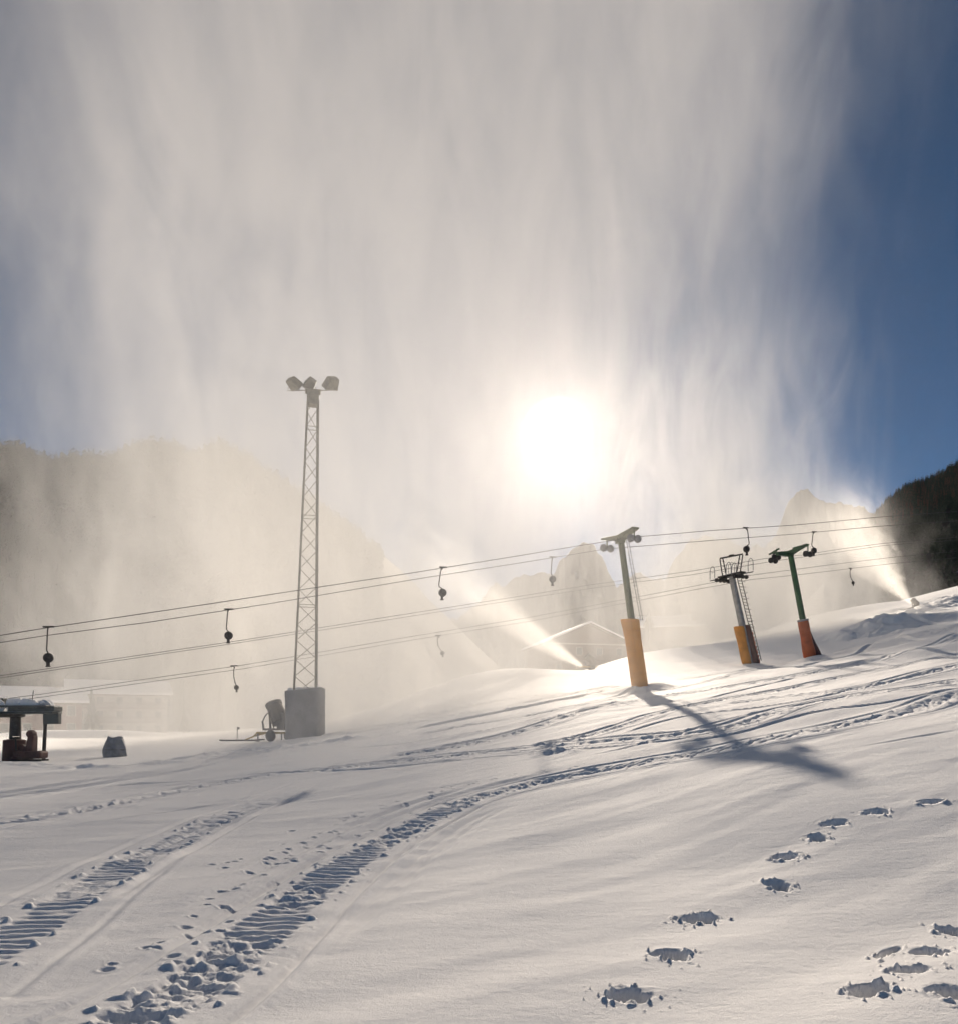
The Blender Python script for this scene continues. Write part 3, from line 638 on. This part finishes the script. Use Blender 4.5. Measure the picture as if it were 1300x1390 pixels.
def pylon_b():
    b, top = frame(1018, 903, 66, 988, 783); z0 = b.z; b.z = gz(b.x, b.y)-.1; top.z += z0-b.z
    root = empty('lift_pylon', b, 'grey lift pylon with service platform hoop rails and an amber pad', 'lift pylon', 'drag lift pylons')
    MB().tube([top*0, top*.985], [.30, .24], 20).build('column', M['galv'], root, smooth=True)
    a = pad(root, top, 0.0, .42, .42, .46, M['amber'], ell=.75); a.location = -DIR*.38
    b2 = pad(root, top, -.01, .44, .48, .40, M['maroon'], ell=.8); b2.location = DIR*.36; b2['label'] = 'dark worn rear pad with orange edge'
    e = MB()
    for i in range(7): t = .025+i*.052; e.box(top*t+DIR*(.34-.01*i), (.32, .74-.03*i, .385))
    e.build('orange_pad_edge', M['red'], b2)
    up = Vector((0, 0, 1)); R1 = top; D2 = (DIR+up*.22).normalized()
    pf = MB().beam(R1-PERP*1.35, R1+PERP*1.35, .5, .12).beam(R1-D2*1.15, R1+D2*1.15, .45, .14)
    for s in (-1, 1):
        pf.beam(R1+PERP*s*1.15-D2*1.1-up*.12, R1+PERP*s*1.15+D2*1.1-up*.12, .35, .07)
    pf.build('platform', M['dark'], root)
    for s in (-1, 1):
        sheaves(root, R1+PERP*s*1.05+up*-.30, 4, M['dark'], .17, .4)
    hp = MB()
    for s in (-1, 1):
        for q_ in (-1, 1):
            for k in (-.28, .28):
                c = R1+PERP*s*.95+D2*q_*1.15
                pts = [c+D2*k*.0+PERP*.28*math.cos(an)*1+up*(.55+.45*math.sin(an)) for an in [0, .4, .8, 1.2, 1.57, 1.95, 2.35, 2.75, 3.14]]
            hp.tube([c+PERP*.28]+pts+[c-PERP*.28], .032, 5).tube([c-PERP*.28+up*.5, c+PERP*.28+up*.5], .018, 5)
    c = R1; hp.tube([c+D2*.32]+[c+D2*.32*math.cos(an)+up*(.65+.35*math.sin(an)) for an in [0, .4, .8, 1.2, 1.57, 1.95, 2.35, 2.75, 3.14]]+[c-D2*.32], .022, 5)
    hp.build('hoop_rail', M['galv'], root)
    fr = MB()
    for q_ in (-1, 1):
        for s in (-.22, .22): fr.box(R1+D2*q_*.85+Vector((0, 0, -.18)), (.5, .5, .34)); fr.beam(R1+D2*(q_*.72)+PERP*s, R1+D2*(q_*1.05+s*.2)+PERP*s+up*1.45, .07, .07)
        for k in range(3): fr.beam(R1+D2*(q_*.82)+PERP*-.22+up*(.3+.4*k), R1+D2*(q_*.88)+PERP*.22+up*(.5+.4*k), .03, .03)
    fr.beam(R1-D2*1.15+up*1.48, R1+D2*1.15+up*1.52, .14, .12).beam(R1-D2*.2+up*1.6, R1+D2*.2+up*1.6, .2, .08)
    fr.build('top_frame', M['dark'], root, bevel=.01)
    ld = MB(); o1 = DIR*.44-PERP*.3
    for s in (0, .42): ld.tube([top*.04+o1+DIR*(s+.1), top*.96+o1*.75+DIR*s], .032, 5)
    for i in range(26): t = .06+.88*i/25; o = o1*(1-.25*t)+DIR*.1*(1-t); ld.tube([top*t+o, top*t+o+DIR*.42], .02, 4)
    ld.build('ladder', M['dark'], root)
    cg = MB()
    for i in range(9): t = .42+.5*i/8; o = o1*(1-.25*t)+DIR*.21; cg.tube([top*t+o+DIR*.21*math.cos(a_)-PERP*.5*math.sin(a_) for a_ in [0, .52, 1.05, 1.57, 2.1, 2.6, 3.14]], .012, 4)
    cg.build('ladder_cage', M['galv'], root)
    return root, b, top
def pylon_c():
    b, top = frame(1099, 893, 62, 1066, 752); z0 = b.z; b.z = gz(b.x, b.y)-.1; top.z += z0-b.z
    root = empty('lift_pylon', b, 'green lift pylon with a red pad and six rope wheels', 'lift pylon', 'drag lift pylons')
    MB().tube([top*0, top*.985], [.25, .20], 20).build('column', M['green'], root, smooth=True)
    pad(root, top, 0, .355, .47, .38, M['red'])
    mb = MB().tube([DIR*.5-Vector((0, 0, .1)), top*.06+DIR*.55, top*.16+DIR*.42, top*.37+DIR*.1], [.6, .42, .26, .12], 14); mb.build('pad_skirt', M['maroon'], root, smooth=True)
    MB().lathe(top*.35, top*.38, [(0, .4), (.0, .43), (.12, .4), (.14, .25)], 20).build('pad_collar', M['conc'], root, smooth=True)
    up = Vector((0, 0, 1)); arm_mesh(top+up*.05, 1.7, 1.7, .18, .12).beam(top-DIR*1.25-up*.25, top+DIR*.3-up*.25, .22, .26).build('cross_arm', M['green'], root, bevel=.02)
    sheaves(root, top-PERP*1.5+DIR*.25+up*-.45, 2, M['green'], .22, .46)
    sheaves(root, top+PERP*1.5-DIR*.2+up*-.42, 2, M['green'], .22, .46)
    sheaves(root, top+PERP*.4-DIR*.95+up*-.42, 2, M['green'], .2, .46)
    MB().beam(top-PERP*1.2+up*.2, top-PERP*.3+up*.2, .1, .1).beam(top+PERP*.8-DIR*.3+up*.35, top+PERP*1.8-DIR*.3+up*.1, .12, .1).build('rope_catcher', M['green'], root)
    return root, b, top
A = pylon_a(); B = pylon_b(); C_ = pylon_c()

# ---------------------------------------------------------------- ropes and hangers
KA1, KA2, KC1, KC2, KB1, KB2 = 41.06, 44.4, 50.2, 53.0, 54.6, 57.4
def rp(px, py, K): u = (px-CX)/F; return P(px, py, K/(1-.45*u))
ROPES = {
 'a1': (KA1, [(-120,882),(66,852),(283,820),(420,799),(560,777.7),(700,755),(790,740),(862,729),(960,720.5),(1080,712.6),(1192,702),(1300,694),(1420,684)], 'upper near rope, over the front wheels of the yellow padded pylon'),
 'a2': (KA2, [(-120,891),(61,863),(200,845),(363,820),(560,787),(700,765),(808,747.5),(824,745),(960,734),(1080,724.8),(1192,714.5),(1300,707),(1420,698)], 'lower near rope, over the rear wheels of the yellow padded pylon'),
 'c1': (KC1, [(-120,935),(114,900.6),(330,869),(530,837),(689,812),(800,794),(940,775),(1039,758),(1088,753.5),(1140,745.4),(1200,737.5),(1300,729),(1420,719)], 'upper rope over the green pylon'),
 'c2': (KC2, [(-120,938),(114,903.7),(330,871.8),(530,841),(689,816),(800,799),(940,780),(1048,762),(1140,749),(1200,740.5),(1300,733),(1420,724)], 'second rope over the green pylon, a little below its twin'),
 'b1': (KB1, [(-120,965),(60,942),(330,903),(560,864),(719,838),(940,796),(1018,781),(1094,771),(1140,765),(1211,756.6),(1300,748),(1420,738)], 'upper rope through the grey platform pylon'),
 'b2': (KB2, [(-120,969),(60,946),(330,908),(560,869),(719,843.5),(940,801),(1018,787),(1094,779),(1140,773.5),(1211,765),(1300,757),(1420,747)], 'lowest rope through the grey platform pylon')}
def rope_pts(k):
    K, pts, _ = ROPES[k]; return [rp(a, b, K) for a, b in pts]
for k, (K, pts, lab) in ROPES.items():
    tag(MB().tube(rope_pts(k), .017 if k[0] == 'a' else .015, 5).build('haul_rope', M['dark'], None), 'thin dark '+lab, 'rope', 'haul ropes of the drag lifts')
def rope_y(k, px): K, pts, _ = ROPES[k]; return float(np.interp(px, [a for a, b in pts], [b for a, b in pts]))
def hanger(k, px, label, flip=1, L=1.6, curl=False):
    K = ROPES[k][0]; o = rp(px, rope_y(k, px), K)
    root = empty('tow_hanger', o, label, 'tow hanger', 'hangers on the drag lift ropes')
    up = Vector((0, 0, 1))
    MB().beam(DIR*-.22+up*.02, DIR*.2+up*.045, .05, .07).beam(DIR*-.02, DIR*.12*flip-up*.12, .05, .05).build('rope_grip', M['dark'], root, bevel=.008)
    if curl: pts = [(0, 0), (-.06, -.3), (-.04, -.65), (.12, -.95), (.32, -1.15)]
    else: pts = [(.10, -.03), (.15, -.25), (.20, -.6), (.24, -.85), (.22, -.95), (.08, -1.03), (.04, -1.1)]
    pts = [DIR*(a*flip)+up*(b*L/1.6) for a, b in pts]
    MB().tube(pts, .028, 7).build('rod', M['dark'], root, smooth=True)
    e = pts[-1]; s = .82 if not curl else .6
    MB().lathe(e-PERP*.12*s, e+PERP*.12*s, [(0, .06*s), (0.0, .18*s), (.03*s, .235*s), (.12*s, .25*s), (.21*s, .235*s), (.24*s, .18*s), (.241*s, .05*s)], 18).build('spring_drum', M['dark'], root, smooth=True).location = -up*.17*s
    MB().box(e-up*.44*s+DIR*.03*flip, (.15*s, .14*s, .30*s)).box(e-up*.60*s+DIR*.03*flip, (.24*s, .08*s, .05)).build('handle', M['dark'], root, bevel=.02)
    if False: pass
    return root
hanger('a1', 602, 'tow hanger on the upper near rope between the mast and the yellow padded pylon', -1)
hanger('a1', 1012, 'tow hanger directly above the grey platform pylon', 1)
hanger('a1', 66, 'leftmost tow hanger, above the lift station shelter', -.3)
hanger('a2', 311, 'tow hanger on the lower near rope left of the lattice mast', -.5)
hanger('a2', 750, 'tow hanger on the lower near rope just left of the yellow padded pylon', -.5)
hanger('a2', 1105, 'tow hanger just right of the green pylon head', -1.0)
hanger('b2', 595, 'small far tow hanger low between the mast and the yellow padded pylon', 1, 1.5, True)
hanger('b2', 1154, 'small far tow hanger over the snow right of the green pylon', 1, 1.6, True)
hanger('b1', 318, 'small far tow hanger above the snow gun by the mast', .4, 1.6, True)

# ---------------------------------------------------------------- lift station, machine, bundle at the left
def station():
    b = on(20, 39); b.z -= .1
    root = empty('lift_station', b, 'dark drag lift end station with a flat snow covered roof frame on a padded post', 'lift station')
    s = 39/F
    MB().tube([(0, 0, 0), (.05, 0, 2.9)], [.30, .22], 16).build('post', M['dark'], root, smooth=True)
    MB().tube([(.95, .8, 0), (1.15, .7, 2.9)], [.09, .08], 10).build('brace_post', M['dark'], root)
    MB().lathe((0, 0, 0), (0, 0, 2), [(0, .52), (.05, .55), (1.1, .50), (1.15, .3)], 20).build('pad', M['maroon'], root, smooth=True)
    m = MB().box((-.6, 0, 2.42), (5.3, .9, .12)).box((-.6, 0, 2.72), (4.9, 1.3, .10)).box((1.0, 0, 2.60), (2.2, .8, .24)).box((1.75, .1, 2.15), (.75, .3, .55))
    for k in range(7): m.beam((-2.8+k*.75, .3, 2.45), (-2.5+k*.75, .3, 2.75), .05, .05)
    m.build('roof_frame', M['shelter'], root, bevel=.02)
    MB().lathe((-.9, 0, 2.2), (-.9, 0, 2.38), [(0, .2), (0, 1.15), (.05, 1.25), (.13, 1.25), (.18, 1.15), (.18, .2)], 36).build('bullwheel', M['dark'], root, smooth=True)
    q = random.Random(4); sn = MB()
    for k in range(34):
        x = q.uniform(-2.8, 1.6); sn.tube([(x, q.uniform(-.5, .5), 2.76), (x+q.uniform(-.1, .1), q.uniform(-.4, .4), 2.82+q.uniform(.05, .3)*(1.0 if x < .3 else .3))], [q.uniform(.18, .4), .06], 9)
    sn.build('roof_snow', M['roofsnow'], root, smooth=True)
    mt = MB().box((-.9, 0, 2.95), (1.1, .7, .32)).beam((.8, 0, 2.7), (.9, 0, 3.5), .04, .04)
    mt.build('drive_housing', M['shelter'], root, bevel=.03)
station()
def machine():
    b = on(40, 38.5); root = empty('snow_machine', b, 'small maroon machine with an upright seat back parked beside the station post', 'machine')
    MB().box((.05, 0, .30), (1.35, .75, .36)).box((-.35, 0, .12), (.9, .5, .2)).build('body', M['maroon'], root, bevel=.09)
    MB().box((.12, 0, .82), (.36, .55, .85), Matrix.Rotation(R(6), 3, 'Y'), .8).lathe((.1, -.25, 1.28), (.1, .25, 1.28), [(0, .05), (.02, .17), (.25, .2), (.48, .17), (.5, .05)], 14).build('seat_back', M['maroon'], root, bevel=.07)
    MB().tube([(-.62, 0, .3), (-.66, 0, 1.15)], .035, 7).tube([(-.66, -.3, 1.15), (-.66, .3, 1.15)], .03, 6).build('handlebar', M['dark'], root)
    MB().lathe((-.3, -.18, .62), (-.3, .18, .62), [(0, .05), (.02, .17), (.34, .17), (.36, .05)], 14).build('seat', M['maroon'], root)
    for s in (-1, 1): MB().beam((-.75, s*.3, .04), (.75, s*.3, .04), .10, .08).build('skid', M['rubber'], root, bevel=.02)
machine()
def bundle():
    b = on(156, 41.5); b.z -= .05; m = MB(); nn = 28; q = random.Random(9)
    for i in range(13):
        t = i/12; w_ = .56*(1-.45*t**2.6)+.02
        for k in range(nn):
            an = 2*math.pi*k/nn; c, s = math.cos(an), math.sin(an); j = 1+.05*math.sin(7*an+5*t)+.03*math.sin(3*an-7*t)
            z = 1.08*t+ (.09*abs(c)-.05 if i == 12 else 0)
            m.v.append((c*w_*j, s*w_*.8*j, z))
    for i in range(12):
        for k in range(nn): a = i*nn+k; e = i*nn+(k+1) % nn; m.f.append((a, e, e+nn, a+nn))
    m.v.append((0, 0, 1.0)); m.f += [(12*nn+k, 12*nn+(k+1) % nn, len(m.v)-1) for k in range(nn)]
    root = empty('covered_bundle', b, 'grey blue tarpaulin bundle standing alone on the snow left of the mast', 'bundle')
    m.build('tarpaulin', M['tarp'], root, smooth=True)
    MB().tube([(.57*math.cos(a), .46*math.sin(a), .42) for a in np.linspace(0, 6.283, 29)], .015, 5, caps=False).build('cord', M['dark'], root)
    MB().lathe((.24, 0, 1.0), (.24, 0, 1.2), [(0, .16), (.08, .15), (.12, .04)], 12).lathe((-.25, 0, .98), (-.25, 0, 1.2), [(0, .15), (.08, .13), (.11, .04)], 12).build('tied_corner', M['tarp'], root, smooth=True)
bundle()
def stake(px, d, h):
    o = MB().tube([(0, 0, -.1), (.02, 0, h)], .025, 6).box((.08, 0, h-.1), (.16, .02, .14)).build('marker_stake', M['dark'], None); o.location = on(px, d)
    return tag(o, 'thin marker stake in the snow left of the snow gun by the mast', 'stake')
stake(322, 52, .9)

# ---------------------------------------------------------------- buildings in the mist
def building(px, d, w_, dep, h, rh, wall, label, cols, rows, yaw=0.0, balcony=True, gable_front=False, upper=None):
    b = on(px, d); b.z -= .3; root = empty('chalet', b, label, 'building', 'houses at the foot of the slope'); root.rotation_euler.z = yaw
    MB().box((0, 0, h/2), (w_, dep, h)).build('wall', wall, root)
    if upper: MB().box((0, 0, h*.72), (w_+.12, dep+.12, h*.5)).build('timber_storey', upper, root)
    o = .9; rf = MB(); sn = MB()
    if gable_front:
        prof = [(-w_/2-o, h-.35), (0, h+rh), (w_/2+o, h-.35)]
        for s_, mb, t in ((0, rf, .25), (0.255, sn, .35)):
            for i in range(2):
                (x0, z0), (x1, z1) = prof[i], prof[i+1]; y = dep/2+o
                vs = [(x0, -y, z0+s_), (x1, -y, z1+s_), (x1, y, z1+s_), (x0, y, z0+s_), (x0, -y, z0+s_+t), (x1, -y, z1+s_+t), (x1, y, z1+s_+t), (x0, y, z0+s_+t)]
                mb.add(vs, [(0,1,2,3),(7,6,5,4),(0,4,5,1),(2,6,7,3),(0,3,7,4),(1,5,6,2)])
        for y in (-dep/2, dep/2): MB().add([(-w_/2, y, h), (w_/2, y, h), (0, y, h+rh-.1)], [(0, 1, 2) if y < 0 else (1, 0, 2)]).build('gable', M['wood'], root)
    else:
        prof = [(-dep/2-o, h-.35), (0, h+rh), (dep/2+o, h-.35)]
        for s_, mb, t in ((0, rf, .25), (0.255, sn, .35)):
            for i in range(2):
                (y0, z0), (y1, z1) = prof[i], prof[i+1]; x = w_/2+o
                vs = [(-x, y0, z0+s_), (-x, y1, z1+s_), (x, y1, z1+s_), (x, y0, z0+s_), (-x, y0, z0+s_+t), (-x, y1, z1+s_+t), (x, y1, z1+s_+t), (x, y0, z0+s_+t)]
                mb.add(vs, [(0,3,2,1),(4,5,6,7),(0,1,5,4),(2,3,7,6),(0,4,7,3),(1,2,6,5)])
        for x in (-w_/2, w_/2): MB().add([(x, -dep/2, h), (x, dep/2, h), (x, 0, h+rh-.1)], [(1, 0, 2) if x < 0 else (0, 1, 2)]).build('gable', M['wood'], root)
    r = rf.build('roof', M['wood'], root); sn.build('roof_snow', M['roofsnow'], r)
    MB().box((w_*.25, 0, h+rh*.9), (.8, .8, 1.6)).build('chimney', M['plaster'], r)
    fh = h/rows
    for j in range(rows):
        for i in range(cols):
            x = -w_/2+w_*(i+.5)/cols; z = fh*(j+.52); y = -dep/2-.09
            f = MB().box((x, y, z+.72), (1.2, .12, .1)).box((x, y, z-.72), (1.2, .12, .1)).box((x-.55, y, z), (.1, .12, 1.34)).box((x+.55, y, z), (.1, .12, 1.34)).build('window', M['plaster'], root)
            MB().box((x, y+.02, z), (1.0, .04, 1.34)).build('pane', M['pane'], f)
        if balcony and j:
            bl = MB().box((0, -dep/2-.75, fh*j), (w_*.9, 1.3, .15)).box((0, -dep/2-1.38, fh*j+.95), (w_*.9, .08, .1))
            for k in range(int(w_*.9/.35)): bl.box((-w_*.45+.2+k*.35, -dep/2-1.38, fh*j+.5), (.14, .05, .8))
            bl.build('balcony', M['wood'], root)
    return root
building(50, 118, 11, 10, 5.0, 1.8, M['redwall'], 'low red brown hut behind the lift station at the far left', 4, 2, R(31), False)
building(160, 150, 16, 12, 7.6, 2.2, M['plaster'], 'pale balconied house half lost in mist behind the covered bundle', 5, 3, R(27))
building(782, 155, 15.5, 14, 9.6, 3.4, M['plaster'], 'large gabled chalet with snow along its roof edge behind the small snow gun', 4, 3, R(12), True, True, M['wood'])
building(905, 170, 14, 11, 9, 2.5, M['wood'], 'brown house low behind the crest right of the yellow padded pylon', 4, 3, R(-14), True, False)

# valley trees near the houses
def loose(px, d, h, i, label):
    o = copy_tree(protos[i]); p = on(px, d); o.location = p; s = h/(13, 16, 11)[i]; o.scale = (s, s, s); o.rotation_euler.z = px
    tag(o, label, 'spruce tree', 'spruces among the houses in the mist')
for k, (px, d, h, lab) in enumerate([(12, 150, 15, 'spruce rising behind the lift station roof'), (96, 160, 13, 'faint spruce between the red brown hut and the balconied house'),
        (124, 135, 8, 'short faint spruce in front of the balconied house'), (214, 170, 14, 'faint spruce just right of the balconied house'), (250, 150, 12, 'misty spruce midway between the balconied house and the mast'),
        (300, 160, 13, 'misty spruce nearest to the snow gun by the mast'), (880, 150, 12, 'misty spruce just right of the yellow padded pylon'), (950, 165, 17, 'tall misty spruce between the yellow padded and grey pylons'),
        (985, 175, 15, 'misty spruce just left of the grey platform pylon')]):
    loose(px, d, h, k % 3, lab)

# ---------------------------------------------------------------- sun disc
bpy.ops.mesh.primitive_uv_sphere_add(segments=64, ring_count=32, radius=1)
sd = bpy.context.object; sd.name = 'sun'; sd.location = Vector((0, 0, CZ))+SUN*20000; sd.scale = (900,)*3
for _p in sd.data.polygons: _p.use_smooth = True
m = bpy.data.materials.new('sun_glow'); m.use_nodes = True; m.node_tree.nodes.clear(); N = NT(m.node_tree)
e = N.n('ShaderNodeEmission'); e.inputs[0].default_value = (1, .95, .86, 1); e.inputs[1].default_value = 30
lw = N.n('ShaderNodeLayerWeight'); lw.inputs[0].default_value = .5                    # limb fades softly
N.put(e.inputs[1], N.m('MULTIPLY', N.m('POWER', N.m('SUBTRACT', 1.0, lw.outputs['Facing']), 6.0), 7))
tr = N.n('ShaderNodeBsdfTransparent'); ad = N.n('ShaderNodeAddShader'); m.node_tree.links.new(e.outputs[0], ad.inputs[0]); m.node_tree.links.new(tr.outputs[0], ad.inputs[1])
m.node_tree.links.new(ad.outputs[0], N.n('ShaderNodeOutputMaterial').inputs[0]); sd.data.materials.append(m)
m.cycles.emission_sampling = 'NONE'
tag(sd, 'bright low winter sun', None, None, 'structure')

# ---------------------------------------------------------------- haze and snow mist
def vol_box(name, lo, hi, label):
    lo = Vector(lo); hi = Vector(hi)
    o = MB().box((lo+hi)/2, hi-lo).build(name, None); return tag(o, label, None, None, 'stuff')
def vol_mat(name, dens_fn, col, g, rate=1.0):
    m = bpy.data.materials.new(name); m.use_nodes = True; t = m.node_tree; t.nodes.clear(); N = NT(t)
    out = N.n('ShaderNodeOutputMaterial'); pv = N.n('ShaderNodeVolumePrincipled'); t.links.new(pv.outputs[0], out.inputs['Volume'])
    pv.inputs['Color'].default_value = (*col, 1); pv.inputs['Anisotropy'].default_value = g
    o = N.n('ShaderNodeTexCoord').outputs['Object']; sp = N.n('ShaderNodeSeparateXYZ'); t.links.new(o, sp.inputs[0])
    N.put(pv.inputs['Density'], dens_fn(N, o, *sp.outputs)); m.cycles.volume_step_rate = rate; return m
MIST = (0.95, 0.94, 0.915)
def main_density(N, o, x, y, z):
    warp = N.m('MULTIPLY', N.m('SUBTRACT', N.noise(o, (1, 1, .5), .045, 3, .55, loc=(3, 1, 7)), .5), 36)
    xx = N.m('ADD', x, warp)
    left = N.step(N.m('ADD', N.m('ADD', xx, N.m('MULTIPLY', N.m('MAXIMUM', N.m('SUBTRACT', z, 20), 0), .38)), N.m('MULTIPLY', y, .52)), -5, 24, 0.17, 1)
    redge = N.m('ADD', 6.5, N.m('MULTIPLY', N.m('MAXIMUM', N.m('SUBTRACT', z, 14), 0), 0.42))
    right = N.step(N.m('SUBTRACT', xx, redge), -12, 12, 1, 0.0)
    yf = N.m('MULTIPLY', N.step(y, 20, 38), N.step(y, 80, 99, 1, 0))
    n1 = N.noise(o, (1, .4, .30), .19, 7, .70, rot=(0, R(9), 0), loc=(0, 5, 2), dist=1.3)
    n2 = N.noise(o, (1, 1, .8), .05, 3, .55, loc=(11, 2, 3))
    f = N.m('ADD', N.m('MULTIPLY', left, right), N.m('ADD', N.m('MULTIPLY', N.m('SUBTRACT', n1, .5), 2.9), N.m('MULTIPLY', N.m('SUBTRACT', n2, .5), 1.5)))
    d = N.m('MULTIPLY', N.step(f, .12, 1.35, 0, 1.45), N.step(N.m('MULTIPLY', left, right), -.12, .25))
    hi = N.step(z, 14, 68, 1.25, 0.25)
    low = N.m('MULTIPLY', N.step(z, 0, 8, 1.2, 1.0), N.m('ADD', 1.0, N.m('MULTIPLY', N.step(z, 10, 32, 1.9, 0.0), N.step(xx, -10, 4, 1, .35))))
    d = N.m('MULTIPLY', d, N.m('MULTIPLY', N.m('MULTIPLY', yf, hi), low))
    thin = N.m('SUBTRACT', 1.0, N.m('MULTIPLY', N.m('MULTIPLY', N.step(xx, -22, -8), N.step(z, 6, 16)), N.step(z, 34, 52, .42, 0)))
    return N.m('MULTIPLY', N.m('MULTIPLY', d, thin), 0.0145)
b1 = vol_box('snow_mist', (-90, 20, -2.5), (62, 100, 100), 'tall drifting cloud of artificial snow over the slope')
b1.data.materials.append(vol_mat('snow_mist', main_density, MIST, 0.04, 1.5))
def right_density(N, o, x, y, z):
    warp = N.m('MULTIPLY', N.m('SUBTRACT', N.noise(o, (1, 1, .5), .05, 4, .6, loc=(8, 1, 4)), .5), 24)
    xx = N.m('ADD', x, warp)
    redge = N.m('SUBTRACT', 63.0, N.m('MULTIPLY', N.m('MINIMUM', N.m('MAXIMUM', N.m('SUBTRACT', z, 19), 0), 22), 0.42))
    right = N.step(N.m('SUBTRACT', xx, redge), -18, 3, 1, 0)
    left = N.step(xx, 6, 38)
    yf = N.m('MULTIPLY', N.step(y, 98, 110), N.step(y, 126, 140, 1, 0))
    n1 = N.noise(o, (1, .4, .28), .17, 7, .70, rot=(0, R(14), 0), loc=(4, 5, 2), dist=1.3)
    hi = N.m('ADD', N.step(z, 30, 66, .62, 0.06), N.step(z, 18, 36, .8, 0))
    mk = N.m('MULTIPLY', left, right)
    f = N.m('ADD', mk, N.m('MULTIPLY', N.m('SUBTRACT', n1, .5), 2.6))
    d = N.m('MULTIPLY', N.m('MULTIPLY', N.step(f, .15, 1.35, 0, 1.45), N.step(mk, 0, .2)), N.m('MULTIPLY', yf, hi))
    return N.m('MULTIPLY', d, 0.058)
b2 = vol_box('snow_curtain', (10, 97, 6), (90, 141, 128), 'sunlit curtain of snow drifting from the gun on the right crest')
b2.data.materials.append(vol_mat('snow_curtain', right_density, MIST, 0.04, 1.5))
def jet(px, py, d, tx, ty, td, half, dens, label, k=1.0):
    a = P(px, py, d); b = P(tx, ty, td); L = (b-a).length; r1 = L*math.tan(half); nn = 20; m = MB()
    for i in range(9):
        t = i/8; r_ = .32+(r1-.32)*t
        for j in range(nn): an = 2*math.pi*j/nn; m.v.append((r_*math.cos(an), r_*math.sin(an), L*t))
    for i in range(8):
        for j in range(nn): p = i*nn+j; q_ = i*nn+(j+1) % nn; m.f.append((p, q_, q_+nn, p+nn))
    m.f.append(tuple(reversed(range(nn)))); m.f.append(tuple(8*nn+j for j in range(nn)))
    def fn(N, o, x, y, z):
        rr = N.m('DIVIDE', N.m('SQRT', N.m('ADD', N.m('MULTIPLY', x, x), N.m('MULTIPLY', y, y))), N.m('ADD', .32, N.m('MULTIPLY', z, (r1-.32)/L)))
        core = N.step(N.m('ADD', rr, N.m('MULTIPLY', N.m('SUBTRACT', N.noise(o, (1, 1, .3), .75, 5, .65, dist=.5), .5), 2.2)), .0, .9, 1, 0)
        edge = N.step(rr, .7, 1.0, 1, 0)
        tt = N.m('DIVIDE', z, L)
        fall = N.m('MULTIPLY', N.m('DIVIDE', 1.0, N.m('ADD', .10, N.m('MULTIPLY', tt, 1.3))), N.step(tt, .45, 1.0, 1, 0))
        return N.m('MULTIPLY', N.m('MULTIPLY', N.m('MULTIPLY', core, edge), fall), dens)
    o = m.build('snow_jet', vol_mat('snow_jet', fn, (1, .985, .96), 0.5, .7), None, smooth=True); tag(o, label, None, None, 'stuff')
    o.location = a; o.rotation_euler = (b-a).to_track_quat('Z', 'Y').to_euler()
jet(369, 947, 46.3, 300, 790, 47, R(10), .13, 'narrow white jet of snow from the gun by the mast')
jet(789, 905, 83.5, 520, 725, 79, R(14), .125, 'broad bright jet of snow from the middle gun')
jet(1236, 819, 121.5, 1105, 665, 117, R(25), .085, 'widening jet of snow from the gun on the right crest')
b3 = vol_box('haze', (-4500, -150, -8), (4500, 5200, 1500), 'thin cold winter haze over the valley')
b3.data.materials.append(vol_mat('haze', lambda N, o, x, y, z: 0.0000028, (1.0, 0.98, 0.95), 0.89))
